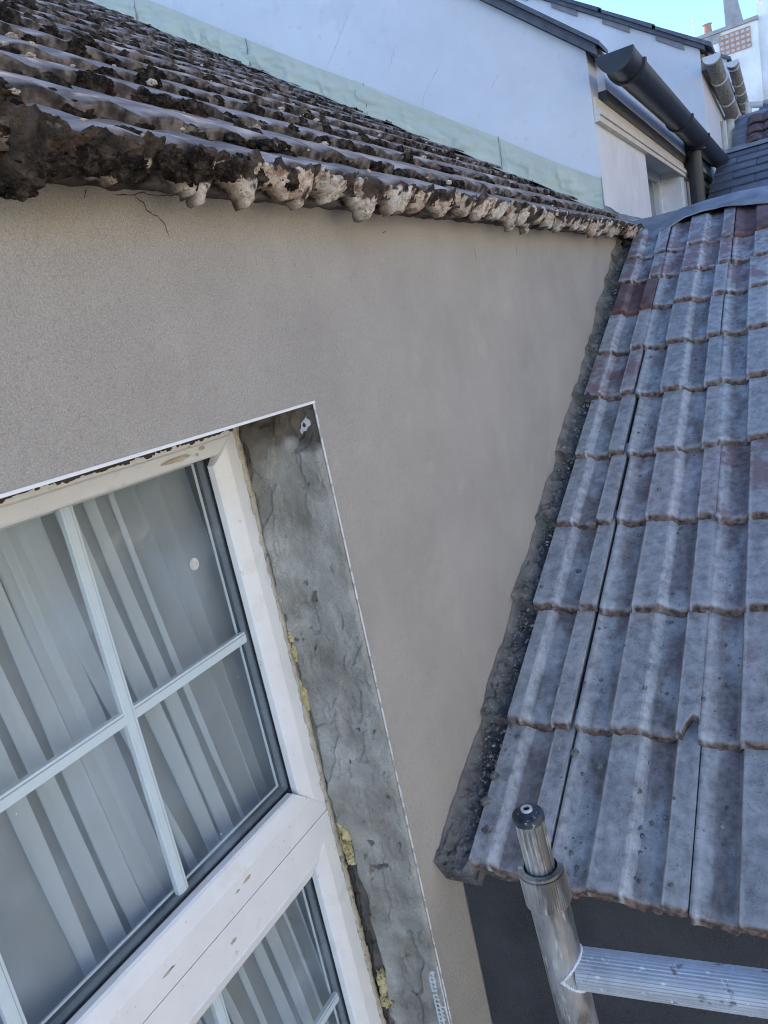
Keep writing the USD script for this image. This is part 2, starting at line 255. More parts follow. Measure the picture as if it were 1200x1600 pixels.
# ================================================================== the rendered house with the window
XR = 1.106                                 # arris of the right reveal
WX0, WZ1, WZ0 = -.62, -.077, -1.95         # opening: left, head, sill
HX = 4.25
house = thing('rendered_house', (0, 0, -6), 'house with beige-grey cement rendered wall, window opening and mossy tiled roof', 'house')
wp = Polygon([(-6, -6), (HX, -6), (HX, .285), (-6, .285)]).difference(sbox(WX0, WZ0, XR + .006, WZ1))
obj('wall', wall_poly(wp, 'y', 0.0, .012), M_render, house)
wp2 = Polygon([(-6, -6), (HX, -6), (HX, .285), (-6, .285)]).difference(sbox(WX0, WZ0, XR + .035, WZ1))
obj('wall_core', wall_poly(wp2, 'y', .0121, .288), M_render, house)
obj('back_wall', cat_([bx(-6, HX, 6.6, 6.9, -6, .285), bx(-6, -5.7, .301, 6.59, -6, .285)]), M_render, house)
# the room behind the window
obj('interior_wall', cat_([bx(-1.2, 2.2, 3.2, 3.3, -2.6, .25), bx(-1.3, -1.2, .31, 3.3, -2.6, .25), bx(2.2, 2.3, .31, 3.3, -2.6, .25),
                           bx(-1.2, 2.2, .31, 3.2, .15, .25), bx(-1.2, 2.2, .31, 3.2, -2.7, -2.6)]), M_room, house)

# reveal plaster: rough trowelled mortar on the right side of the opening
ny, nz = 70, 620
yy_, zz_ = np.meshgrid(np.linspace(0.0012, .200, ny), np.linspace(WZ1 - .001, WZ0, nz), indexing='ij')
q = np.stack([yy_ * 1.0, zz_, 0 * yy_], -1)
warp = np.stack([fbm(q * 9, 3, 1), fbm(q * 9 + 7, 3, 2), 0 * yy_], -1) - .5
wq = (q + warp * .03) * [1, .8, 1]
lay = np.zeros_like(yy_)
for k, (fy, fz, th, hgt) in enumerate([(9, 5, .50, .0062), (14, 8, .56, .0040), (30, 14, .62, .003)]):
    e = fbm(np.stack([wq[..., 0] * fy, wq[..., 1] * fz, 0 * yy_ + k * 9.3], -1), 3, 11 + k)
    lay += hgt * np.clip((e - th) / .010, 0, 1) * (.7 + .6 * fbm(q * 25 + k, 3, 4))
rough = (fbm(q * [110, 60, 1], 4, 5) - .5) * .0055 + (fbm(q * 200, 3, 6) - .5) * .0030
smoothz = np.clip((fbm(q * 5 + 3, 3, 8) - .42) / .1, 0, 1)
top_d = np.clip((-.21 - zz_) / -.12, 0, 1) if False else np.clip(1 - (-.11 - zz_ - .13 * (fbm(q * 14, 3, 3) - .2)) / .03, 0, 1)      # old dark mortar under the head
gap = np.clip((yy_ - .150 - .02 * (fbm(q * 12, 3, 4) - .5) * 2) / .012, 0, 1) * np.clip((-.99 - zz_) / .03, 0, 1)
gap2 = np.clip((yy_ - .178 - .012 * (fbm(q * 18, 3, 14) - .5) * 2) / .006, 0, 1)
edge0 = np.clip(yy_ / .006, 0, 1)
xo = XR - (lay + rough * (1 - .6 * smoothz)) * edge0 + .013 * gap + .006 * gap2 + .005 * top_d * edge0
# ragged pits and the ridge of a thicker coat low down
pits = np.clip((fbm(q * 40 + 2, 3, 21) - .80) / .03, 0, 1); xo += .004 * pits * edge0
dark_mask = np.clip(top_d * .8 + gap * .95 + gap2 * .5 + pits * .8 + np.clip((fbm(wq * 11 + 4, 4, 31) - .60) / .08, 0, 1) * .3 + np.clip((zz_ + .33) / .2, 0, 1) * .2, 0, 1)  # darker at the head, in the gap by the frame and in pits
P1 = np.stack([xo, yy_, zz_], -1); P2 = np.stack([np.full_like(xo, XR + .0215), yy_, zz_], -1)
rv = slab(P1, P2); obj('window_reveal', rv, M_reveal, house, smooth=True, prim={'dark_mask': sattr(rv, dark_mask, .5)})
# foam and scraps along the frame
k = 0
foam = [(.162, -1.012, .016, .03), (.168, -1.05, .012, .024), (.158, -1.04, .008, .012), (.166, -1.085, .010, .012), (.163, -1.425, .012, .034), (.166, -1.47, .012, .02), (.176, -.452, .007, .016), (.178, -.58, .006, .02), (.18, -.545, .005, .012), (.182, -.68, .004, .03)]
for (y, z, ry, rz) in foam:
    k += 1; obj('foam_filler', lump((XR + .002, y, z), (.013, ry * 1.25, rz), k, 4, .8, 2.4), M_foam, house, smooth=True)
obj('brick_scrap', lump((XR + .001, .146, -1.062), (.007, .007, .018), 77, 3, .5, 2), M_red, house, smooth=True, label='dark red brick scrap showing in the gap beside the window frame')
# sealant line where the frame meets the reveal
sl = [lump((XR - .006 + .003 * rng.random(), .1885, z), (.006 + .004 * rng.random(), .003, .012 + .012 * rng.random()), int(-z * 1000) % 90, 2, .6, 2) for z in np.arange(-.10, -1.9, -.021)]
obj('sealant_bead', cat_(sl), M_filler, house, smooth=True)
# corner bead: nose along the arris, exposed perforated wing low down, a torn scrap of it at the head
zs = np.linspace(WZ1 - .004, WZ0, 120); jx = (fbm(np.c_[zs * 9, 0 * zs, 0 * zs], 3, 9) - .5) * .0016
noz = [rod((XR + .002 + jx[i], -.0008, zs[i]), (XR + .002 + jx[i + 1], -.0008, zs[i + 1]), .0021, 8) for i in range(119)]
obj('corner_bead', cat_(noz), M_beadnose, house, smooth=True)
wing = sbox(.001, -1.72, .027, -1.335)
ragged = Polygon([(.001, -1.325), (.012, -1.333), (.020, -1.340), (.027, -1.36), (.0275, -1.72), (.001, -1.72)])
holes = [affinity.scale(Point(.0085, z).buffer(.0036, 6), 1, 1.0) for z in np.arange(-1.345, -1.71, -.0118)] + [Point(.0195, z).buffer(.0036, 6) for z in np.arange(-1.351, -1.71, -.0118)]
for h_ in holes: ragged = ragged.difference(h_)
w_ = extr(ragged, .0009); v = w_.vertices.copy(); w_.vertices = np.c_[XR - .0075 + v[:, 2] + .0055 * np.clip(1 - v[:, 0] / .01, 0, 1), v[:, 0], v[:, 1]]; w_.fix_normals()
obj('corner_bead', w_, M_galv, house, label='perforated galvanised wing of the corner bead left exposed low on the reveal')
sc = Polygon([(.016, -.099), (.020, -.104), (.012, -.110), (.013, -.118), (.020, -.121), (.026, -.128), (.032, -.127), (.036, -.133), (.040, -.126), (.035, -.120), (.033, -.112), (.028, -.108), (.024, -.106)]).difference(Point(.0275, -.1165).buffer(.0042, 8))
w_ = extr(sc, .001); v = w_.vertices.copy(); w_.vertices = np.c_[XR - .003 + v[:, 2], v[:, 0], v[:, 1]]; w_.fix_normals()
obj('corner_bead', w_, M_galv, house, label='torn scrap of galvanised bead with one round hole at the head of the reveal')
# white stop bead along the head
obj('lintel_bead', bx(WX0, XR + .004, -.0035, .012, WZ1 - .0035, WZ1 + .001), M_upvc, house)

# fine cracks and trowel scars in the render near the eave
def crack(pts, w, seed):
    pts = np.array(pts, float); t = np.linspace(0, 1, 40); a = np.c_[np.interp(t, np.linspace(0, 1, len(pts)), pts[:, 0]), np.interp(t, np.linspace(0, 1, len(pts)), pts[:, 1])]
    a += (fbm(np.c_[a * 60, 0 * t], 4, seed) - .5)[:, None] * .012
    ww = w * (.25 + .9 * fbm(np.c_[t * 14, 0 * t, 0 * t], 3, seed + 3)) * np.minimum(1, 8 * np.minimum(t, 1 - t) + .1)
    d = np.gradient(a, axis=0); d /= np.linalg.norm(d, axis=1)[:, None]; nn = np.c_[-d[:, 1], d[:, 0]]
    P = np.stack([np.c_[a[:, 0] + nn[:, 0] * ww, 0 * t - .0005, a[:, 1] + nn[:, 1] * ww], np.c_[a[:, 0] - nn[:, 0] * ww, 0 * t - .0005, a[:, 1] - nn[:, 1] * ww]])
    return trimesh.Trimesh(*gridmesh(P), process=False)
for i, (pts, w) in enumerate([([(.80, .262), (.815, .245), (.83, .232), (.845, .222), (.85, .205)], .0011), ([(.76, .258), (.80, .262), (.85, .263), (.90, .267)], .0009), ([(.72, .262), (.715, .252)], .0012),
                              ([(2.02, .20), (2.03, .17)], .0012), ([(2.38, .215), (2.385, .17)], .0014), ([(1.52, .235), (1.50, .225)], .0012)]):
    obj('crack', crack(pts, w, 40 + i), M_crack, house)

# ------------------------------------------------------------------ the window (a part of the house) and its pieces
FY, GY = .19, .222                          # front of the frame, glass
FR = XR - .0005
def member(p0, p1, prof, n_in, m0, m1):
    """frame member along p0->p1 (points on the OUTER edge, (x,z)); prof: (distance from outer edge, y) outline; n_in: inward direction; m0, m1: mitre (1) or butt (0) ends"""
    p0, p1, n_in = np.array(p0, float), np.array(p1, float), np.array(n_in, float); d = (p1 - p0) / np.linalg.norm(p1 - p0)
    A, B = [], []
    for (o, y) in prof:
        a = p0 + n_in * o + d * o * m0; b = p1 + n_in * o - d * o * m1; A.append((a[0], y, a[1])); B.append((b[0], y, b[1]))
    n = len(prof); v = np.array(A + B); i = np.arange(n); j = (i + 1) % n
    f = np.vstack([np.c_[i, j, j + n], np.c_[i, j + n, i + n]])
    cap = trimesh.creation.triangulate_polygon(Polygon(prof), engine='earcut')[1]
    m = trimesh.Trimesh(v, np.vstack([f, cap, cap + n]), process=True); m.fix_normals()
    if m.volume < 0: m.invert()
    return m
def prof(w, b=.026):                        # flat outer band, shallow groove, sloping bead
    return [(0, FY), (w - b - .008, FY), (w - b - .006, FY + .0015), (w - b - .003, FY - .0015), (w - .004, FY + .009), (w, FY + .014), (w, GY - .0036), (w - .034, GY - .0036), (w - .034, GY + .045), (0, GY + .045)]
win = obj('window', bx(WX0 + .01, XR - .004, GY + .027, GY + .050, WZ1 - .072, WZ1 - .062), M_upvc, house)
def section(xl, xr, zt, zb, wt, wr, wb, wl):
    obj('frame', member((xl, zt), (xr, zt), prof(wt), (0, -1), 1, 1), M_upvc, win, smooth=25)
    obj('frame', member((xr, zt - .0006), (xr, zb + .0006), prof(wr), (-1, 0), 1, 1), M_upvc, win, smooth=25)
    obj('frame', member((xl, zb), (xr, zb), prof(wb), (0, 1), 1, 1), M_upvc, win, smooth=25)
    obj('frame', member((xl, zt - .0006), (xl, zb + .0006), prof(wl), (1, 0), 1, 1), M_upvc, win, smooth=25)
    return xl + wl, xr - wr, zt - wt, zb + wb
def ring(x0, x1, z0, z1, t, y0, y1):
    return cat_([bx(x0, x1, y0, y1, z1 - t, z1), bx(x0, x1, y0, y1, z0, z0 + t), bx(x0, x0 + t, y0, y1, z0 + t, z1 - t), bx(x1 - t, x1, y0, y1, z0 + t, z1 - t)])
bars_x = [.722 - .316 * k for k in range(4)]
def glaze(x0, x1, z1, z0, bz):
    obj('gasket', ring(x0 - .012, x1 + .012, z0 - .012, z1 + .012, .0145, GY - .0034, GY - .0002), M_gasket, win)
    obj('pane', bx(x0 - .028, x1 + .028, GY, GY + .004, z0 - .028, z1 + .028), M_glass, win)
    obj('spacer', ring(x0 - .012, x1 + .012, z0 - .012, z1 + .012, .0150, GY + .0055, GY + .0195), M_spacer, win)
    obj('gasket', ring(x0 - .014, x1 + .014, z0 - .014, z1 + .014, .0195, GY + .0200, GY + .0245), M_gasket, win)
    obj('inner_bead', ring(x0 - .016, x1 + .016, z0 - .016, z1 + .016, .0245, GY + .0250, GY + .0285), M_bar, win)
    xa, xb, za, zb = x0 + .0032, x1 - .0032, z0 + .0032, z1 - .0032
    zs_ = [za] + [s for c in bz for s in (c - .0115, c + .0115)] + [zb]
    for cx in bars_x:
        if xa < cx < xb:
            obj('glazing_bar', cat_([bx(cx - .0115, cx + .0115, GY + .009, GY + .019, za, zb), bx(cx - .007, cx + .0055, GY + .0075, GY + .0089, za, zb)]), M_bar, win)
            obj('glazing_bar_groove', bx(cx + .0056, cx + .0068, GY + .0082, GY + .0089, za, zb), M_bargroove, win)
    ed = [xa] + [s for c in sorted(bars_x) if xa < c < xb for s in (c - .0117, c + .0117)] + [xb]
    for c in bz:
        for i in range(0, len(ed) - 1, 2):
            obj('glazing_bar', cat_([bx(ed[i], ed[i + 1], GY + .0092, GY + .0188, c - .011, c + .011), bx(ed[i], ed[i + 1], GY + .0078, GY + .0091, c - .007, c + .0052)]), M_bar, win)
            obj('glazing_bar_groove', bx(ed[i], ed[i + 1], GY + .0084, GY + .0091, c + .0053, c + .0066), M_bargroove, win)
a = section(WX0 + .01, FR, -.0845, -.9515, .0575, .0745, .089, .0745); glaze(a[0], a[1], a[2], a[3], [-.511])
b = section(WX0 + .01, FR, -.9535, -1.93, .107, .080, .09, .0745); glaze(b[0], b[1], b[2], b[3], [-1.40])
obj('plaster_splash', along(trimesh.creation.cylinder(.0115, .0008, sections=20), (.938, GY - .0006, -.322), (.938, GY, -.322)), M_splash, win, label='round white plaster splash stuck on the upper pane')
sp = [lump((.3 + .73 * rng.random(), GY - .0003, -.2 - .62 * rng.random()), (.0005 + .0008 * rng.random(), .0004, .0006 + .0022 * rng.random() ** 2), i, 1, .7, 2) for i in range(46)]
obj('plaster_splash', cat_(sp), M_splash, win, kind='stuff')
st = []                                     # smears of filler and dirt left on the frame
for (x, z, rx, rz) in [(.83, -.913, .016, .006), (.80, -.916, .008, .005), (.76, -.99, .012, .006), (.93, -.125, .05, .007), (1.0, -.118, .012, .008), (.97, -.112, .004, .004), (.985, -.128, .004, .005), (.62, -.92, .02, .004)]:
    st.append(lump((x, FY - .0002, z), (rx * .6, .0008, rz * .55), int(x * 100), 3, .9, 2.5))
obj('filler_smear', cat_(st), M_filler, win, smooth=True, kind='stuff')
dg = [lump((x, .1895, -.0985 - .004 * rng.random()), (.010 * rng.random() + .004, .002, .002 + .006 * rng.random() ** 2), int(x * 300), 2, .8, 2) for x in np.arange(.2, 1.1, .012)]
obj('mortar_crust', cat_(dg), M_crack, win, smooth=True)

# net curtain
nt, nz_ = 900, 40
t = np.linspace(-.75, 1.052, nt); zc = np.linspace(-.06, -2.2, nz_)
T, Zc = np.meshgrid(t, zc, indexing='ij')
ph = 2 * np.pi * (T / .062 + 2.6 * (fbm(np.stack([T * 4, Zc * .33, 0 * T], -1), 3, 2) - .5) * 2)
amp = .027 * np.clip((1.0 - T) / .22, .12, 1) * (.35 + 1.3 * fbm(np.stack([T * 7, Zc * .8, 0 * T + 3], -1), 2, 4))
Xc = T + amp * np.sin(ph) + np.clip(-(Zc + .17), 0, 2) * .094 + .006 * (fbm(np.stack([T * 14, Zc * 3, 0 * T], -1), 3, 6) - .5)
Yc = .305 + .7 * amp * np.cos(ph) + .012 * (fbm(np.stack([T * 4, Zc * 2, 0 * T], -1), 2, 7) - .5)
dx_, dy_ = np.gradient(Xc, axis=0), np.gradient(Yc, axis=0); cosv = np.abs(dx_ - .35 * dy_) / np.hypot(dx_, dy_)
dens = 1 - (1 - .40) ** (1 / np.maximum(cosv, .12))
obj('net_curtain', gridmesh(np.stack([Xc, Yc, Zc], -1)), M_curtain, smooth=True, prim={'dens': dens.ravel()}, label='white net curtain hanging in loose folds behind the window glass', cat='curtain')

# ------------------------------------------------------------------ roof of the rendered house
TA = math.atan(.688); ct, st_ = math.cos(TA), math.sin(TA)
def RA(x, s, h): return np.stack([x, -.08 + s * ct - h * st_, .262 + s * st_ + h * ct], -1)    # s up the slope from the eave, h off the deck
deck = slab(RA(*np.meshgrid(np.array([-6., HX - .004]), np.array([.08, 4.85]), indexing='ij'), -.004), RA(*np.meshgrid(np.array([-6., HX - .004]), np.array([.08, 4.85]), indexing='ij'), -.06))
roofA = obj('roof', deck, M_tileA, house)
PER = .12
fronts = [.012] + [((.064 + .1925 * (k - 1)) + .08) / ct for k in range(1, 24)]
def roll(x): return .0085 * (.5 + .5 * np.cos(2 * np.pi * x / PER)) ** .8
for kc, s0 in enumerate(fronts):
    s1 = fronts[kc + 1] + .07 if kc + 1 < len(fronts) else s0 + .5
    sag = .003 * math.sin(kc * 1.7)
    x = 4.225 + .02 * (rng.random() - .5)
    while x > (-.2 if kc < 4 else .1 + .22 * (kc - 4)):
        x0, x1 = x - .357, x; x -= .36
        near = max(0, 1 - kc / 4)
        nu, nv = (46, 14) if kc < 6 else (26, 9)
        uu, vv = np.meshgrid(np.linspace(x0, x1, nu), np.r_[0, 0, 0, np.linspace(0, 1, nv - 3) ** 1.3], indexing='ij')
        fA = np.zeros(nv); fA[:3] = [1, .6, .2]
        js, jh = .012 * (rng.random() - .5), .005 * (rng.random() - .5)
        S = s0 + js + vv * (s1 - s0)
        nse = fbm(np.stack([uu * 18, S * 18, 0 * uu], -1), 4, kc) - .5
        S = S - (vv < .02) * (.012 * (fbm(np.stack([uu * 40, 0 * uu, 0 * uu + kc], -1), 3, 5) - .3))
        lift = (.036 + jh + sag) * (1 - vv) + .004 * vv
        Ht = lift + roll(uu - 4.2) + .005 * nse - .004 * np.clip(1 - vv / .06, 0, 1) - (.019 if kc == 0 else .030) * fA
        m = slab(RA(uu, S, Ht), RA(uu, S, Ht - .012 - .006 * np.clip(1 - vv / .1, 0, 1) - .010 * np.clip(.2 - vv, 0, 1) + (.019 if kc == 0 else .030) * fA * .4))
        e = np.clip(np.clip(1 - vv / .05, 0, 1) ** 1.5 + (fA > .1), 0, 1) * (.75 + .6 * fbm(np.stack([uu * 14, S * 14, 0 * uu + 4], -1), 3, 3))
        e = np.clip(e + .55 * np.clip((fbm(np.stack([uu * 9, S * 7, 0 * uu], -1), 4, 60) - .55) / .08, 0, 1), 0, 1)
        obj('roof_tile', m, M_tileA, roofA, smooth=True, prim={'edge': sattr(m, e, 1)})
# lumps of moss on the course fronts
def moss(c, rx, rs, rh, seed, sub):
    m = trimesh.creation.icosphere(subdivisions=sub); v = m.vertices
    d = 1 + .55 * (meshkit.fbm(v * 1.7 + seed * 3.1 + 30, 3, seed % 91) - .5) * 2 + .16 * (meshkit.noise(v * 4.5 + seed + 40, seed % 37) - .5) * 2 + (.10 * (meshkit.noise(v * 11 + seed + 40, 5) - .5) * 2 if sub > 3 else 0)
    v = v * d[:, None] * [rx, rs, rh]
    m.vertices = np.c_[v[:, 0], v[:, 1] * ct - v[:, 2] * st_, v[:, 1] * st_ + v[:, 2] * ct] + c; return m
ms = []; sd = 0
for kc, s0 in enumerate(fronts[:22]):
    for x in np.arange(.24, 4.2, PER):
        if x < .1 + .22 * (kc - 4): continue
        for rpt in range(4 if kc < 8 else 2):
            sd += 1
            if kc == 0 and ((x > 1.0 and rng.random() < .8) or rpt in (0, 3)): continue
            if rng.random() > (.97, .65, .6, .5)[rpt]: continue
            big = .78 + .55 * rng.random() if rpt == 0 else .30 + .50 * rng.random()
            xm = x + .06 * (1 - .0) + (.012 if rpt == 0 else .09) * (rng.random() - .5)
            sub = 4 if (xm < 1.7 and kc < 6) else 3
            c = RA(np.array(xm), np.array(s0 - .002 + .010 * rng.random()), np.array(.010 + .016 * rng.random()))
            ms.append(moss(c, .034 * big, .015 * big, .017 * big, sd, sub))
for i in range(170):                        # scattered tufts on the tile faces
    kc = int(rng.integers(0, 9)); x = .35 + 3.6 * rng.random() ** 1.5; s = fronts[kc] + .03 + .16 * rng.random(); r = .005 + .012 * rng.random() ** 1.5
    ms.append(moss(RA(np.array(x), np.array(s), np.array(.026 + roll(x - 4.2))), r * 1.5, r * 1.2, r * .7, i + 900, 3))
obj('moss', cat_(ms), M_moss, smooth=True, label='dark brown and black moss growing along the tile courses of the old roof', cat='moss', kind='stuff')
cr = []
for i in range(110):
    kc = int(rng.integers(0, 7)); x = .5 + 3.2 * rng.random() ** 1.3; s = fronts[kc] + .03 + .15 * rng.random(); r = .002 + .006 * rng.random() ** 2
    cr.append(lump(RA(np.array(x), np.array(s), np.array(.030 + roll(x - 4.2))), (r * 1.5, r, r * .7), i + 300, 3, .7, 2))
obj('mortar_crumbs', cat_(cr), M_mortar, smooth=True, label='white mortar crumbs lying scattered on the old mossy roof tiles', cat='rubble', kind='stuff')
# mortar bedding under the eave course: a backing strip and one ragged tooth per corrugation
bx_ = np.linspace(-2.0, HX - .05, 700); bz = np.linspace(0, 1, 14)
U, V = np.meshgrid(bx_, bz, indexing='ij')
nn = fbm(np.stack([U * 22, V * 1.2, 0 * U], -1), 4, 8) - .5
P = np.stack([U, -.030 - .016 * V + .026 * nn, .266 + .035 * V + .010 * (fbm(np.stack([U * 30, 0 * U, 0 * U], -1), 3, 2) - .5) * (1 - V)], -1)
bk = P.copy(); bk[..., 1] = .01
back = slab(P, bk); dv = np.clip(.8 + .5 * V + nn, 0, 1)  # bed darkened almost throughout: the eave shadow is put into its colour
obj('mortar_bed', back, M_mortar, roofA, smooth=True, prim={'dirt_shade': sattr(back, dv, 1)})
i = 0
for x in np.arange(.12, 4.19, PER):         # one ragged tooth of crusted mortar under each corrugation
    i += 1; W_ = PER * (.98 + .10 * rng.random()); Ht_ = .020 + .036 * rng.random() ** 1.3; lean = .25 * (rng.random() - .5)
    U, V = np.meshgrid(np.linspace(0, 1, 64), np.linspace(0, 1, 42), indexing='ij')
    lob = np.clip(np.sin(np.pi * np.clip(U + lean * U * (1 - U), 0, 1)), 0, 1) ** (1.1 + .9 * rng.random())
    rag = 2.4 * (fbm(np.stack([U * 6 + i * 3.3, 0 * U, 0 * U], -1), 4, i % 50) - .5)
    zlow = .277 - Ht_ * .60 * lob * (1 + .6 * rag) - .012 * rag
    ztop = .296 + .034 * (fbm(np.stack([U * 4 + i * 5.1, 0 * U, 0 * U], -1), 3, 9) - .5)
    X_ = x - W_ / 2 + W_ * U + .010 * (fbm(np.stack([U * 4, V * 4, 0 * U + i], -1), 3, 7) - .5) * np.sin(np.pi * V)
    Z_ = ztop + (zlow - ztop) * V
    q3 = np.stack([X_ * 45, Z_ * 45, 0 * U + i], -1)
    Y_ = -.0985 + .026 * V ** 1.4 - .006 * lob * np.sin(np.pi * V) ** .7 - .014 * (fbm(q3, 4, 3) - .5) - .012 * (fbm(q3 * 3.1, 3, 4) - .5) - .006 * (fbm(q3 * 7.3, 2, 6) - .5)
    P = np.stack([X_, Y_, Z_], -1); bk = P.copy(); bk[..., 1] = Y_ + .012 + .012 * V; m = slab(P, bk)
    e = np.clip((fbm(q3 * .8 + 8, 4, 5) - .49 + .22 * (.55 - V)) / .04, 0, 1)
    if x < .64: e = np.ones_like(e)
    elif x < .78: e = np.clip(e + np.clip((.86 - V) / .1, 0, 1), 0, 1)
    obj('mortar_lump', m, M_mortar, roofA, smooth=True, prim={'dirt_shade': sattr(m, e, 1)})
nearm = []
for j, (x, y, z, rx, ry, rz) in enumerate([(.60, -.074, .262, .034, .018, .016), (.66, -.078, .268, .030, .016, .016), (.715, -.082, .266, .034, .014, .018), (.80, -.086, .274, .024, .013, .018), (.835, -.088, .272, .026, .015, .022), (.90, -.09, .274, .022, .012, .014),
                                           (.56, -.06, .236, .03, .014, .010), (.97, -.086, .272, .018, .011, .012), (1.06, -.085, .274, .018, .010, .012)]):
    nearm.append(moss(np.array([x, y, z]), rx * 1.05, ry * .95, rz * 1.0, 700 + j, 5))
obj('moss', cat_(nearm), M_moss, smooth=True, label='heavy dark moss clumps hanging over the eave at the near left end', cat='moss', kind='stuff')

# ================================================================== tiled extension on the right
S26 = math.tan(math.radians(26.65)); TB = math.radians(26.65); cb, sb = math.cos(TB), math.sin(TB)
X0, Z0 = 1.228, -1.166
def RB(y, x, h): return np.stack([x - h * sb, y, Z0 + (x - X0) * S26 + h * cb], -1)              # x measured on the deck plane, h off it
ext = thing('tiled_extension', (1.28, -1, -6), 'low extension with grey concrete interlocking tiles and lead top beside the rendered wall', 'extension')
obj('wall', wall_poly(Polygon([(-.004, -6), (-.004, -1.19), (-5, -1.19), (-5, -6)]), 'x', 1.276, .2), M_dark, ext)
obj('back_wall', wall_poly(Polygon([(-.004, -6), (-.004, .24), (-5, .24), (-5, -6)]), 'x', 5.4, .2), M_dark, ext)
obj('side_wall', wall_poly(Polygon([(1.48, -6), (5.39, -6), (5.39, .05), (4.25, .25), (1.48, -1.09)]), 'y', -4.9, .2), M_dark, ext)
deckB = slab(RB(*np.meshgrid(np.array([-5., -.006]), np.array([1.262, 4.20]), indexing='ij'), -.012), RB(*np.meshgrid(np.array([-5., -.006]), np.array([1.262, 4.20]), indexing='ij'), -.06))
roofB = obj('roof', deckB, M_fillet, ext)
back_pitch = slab(np.array([[[4.21, -5, .285], [5.62, -5, -.0]], [[4.21, -.006, .285], [5.62, -.006, -.0]]], float), np.array([[[4.21, -5, .24], [5.62, -5, -.05]], [[4.21, -.006, .24], [5.62, -.006, -.05]]], float))
obj('back_pitch', back_pitch, M_slate, ext)
frB = [1.228, 1.553, 1.89, 2.187, 2.487, 2.79, 3.07, 3.34, 3.57, 3.78, 4.02]
WP = np.array([0, .004, .012, .036, .074, .081, .086, .150, .158, .174, .2185, .2255, .230, .276, .28])
HP = np.array([.011, .012, .010, .0006, 0, .003, .017, .0175, .0155, .001, 0, .003, .0165, .0165, .0155])
def hprof(w): return np.interp(w, WP, HP)
for r in range(len(frB) - 1):
    xa = frB[r]; xb = frB[r + 1] + .055
    for c in range(-1, 5):
        y1 = .045 - .28 * (c + 1) + .012 * (rng.random() - .5) - .010 * math.sin(r * .8) * (r > 1)
        w0 = .108 + .012 * math.sin(r * 2.1) if c == -1 else 0.0
        w1 = .2772
        base = np.unique(np.r_[np.linspace(w0, w1, 56), WP[(WP > w0) & (WP < w1)]])
        vv1 = np.r_[0, 0, 0, 0, .006, .014, .03, np.linspace(.07, 1, 30)]; fd = np.zeros(len(vv1)); fd[:4] = [1, .68, .36, .10]
        wv, vv = np.meshgrid(base, vv1, indexing='ij')
        jx, jl, tilt = .012 * (rng.random() - .5), .0035 * (rng.random() - .5), .006 * (rng.random() - .5)
        if r == 0 and c == 1: jx -= .010
        xf = xa + jx + tilt * (wv / .28 - .5) * 2
        yv = y1 - wv
        ragged_ = .010 * (fbm(np.stack([yv * 38, 0 * yv + r, 0 * yv], -1), 4, 3) - .5) + .004 * (fbm(np.stack([yv * 140, 0 * yv + r, 0 * yv], -1), 3, 4) - .5)
        if r == 1 and c == 0: ragged_ = ragged_ + .042 * np.clip((wv - .243) / .012, 0, 1) ** .6 * (.6 + .8 * fbm(np.stack([yv * 120, 0 * yv, 0 * yv], -1), 3, 2))     # the broken corner
        X = xf + vv * (xb - xf) + ragged_ * np.clip(1 - vv / .25, 0, 1) - .005 * fd + .005 * (fbm(np.stack([yv * 90, fd * 2 + 0 * yv, 0 * yv + r + c], -1), 3, 8) - .5) * (fd > 0)
        lift = .0255 * (1 - vv * (xb - xa) / .335) + jl
        ns = fbm(np.stack([yv * 30, X * 30, 0 * yv], -1), 4, r + 3) - .5; nf = fbm(np.stack([yv * 140, X * 140, 0 * yv], -1), 3, 9) - .5
        pan = 1 - np.clip(hprof(wv) / .008, 0, 1)
        H = lift + hprof(wv) * (1.12 - .12 * ns) + .0026 * ns + .0024 * nf * (.4 + pan) - .0225 * fd - .002 * (np.clip(1 - vv / .014, 0, 1))
        bot = lift - .0245 + hprof(wv) * (.9 if True else 1) * np.clip(1 - vv * 0, 0, 1)
        m = slab(RB(yv, X, H), RB(yv, X + .001, bot))
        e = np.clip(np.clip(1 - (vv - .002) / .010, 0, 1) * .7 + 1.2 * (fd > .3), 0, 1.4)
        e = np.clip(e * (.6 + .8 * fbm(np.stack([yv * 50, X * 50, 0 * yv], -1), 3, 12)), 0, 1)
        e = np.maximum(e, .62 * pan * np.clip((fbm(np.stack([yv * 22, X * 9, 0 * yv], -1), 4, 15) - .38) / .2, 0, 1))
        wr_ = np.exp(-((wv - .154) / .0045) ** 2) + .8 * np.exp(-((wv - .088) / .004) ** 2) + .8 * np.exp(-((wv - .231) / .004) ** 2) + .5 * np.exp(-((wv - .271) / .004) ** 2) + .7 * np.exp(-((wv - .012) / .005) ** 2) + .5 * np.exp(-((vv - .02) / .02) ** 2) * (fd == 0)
        red = (r, c) in [(7, -1), (9, 1), (9, 2)]
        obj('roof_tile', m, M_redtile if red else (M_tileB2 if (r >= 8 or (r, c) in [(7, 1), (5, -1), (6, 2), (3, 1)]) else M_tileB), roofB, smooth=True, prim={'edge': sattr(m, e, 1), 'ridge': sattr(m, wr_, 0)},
            label='dark red tile among the grey ones' if red else None)
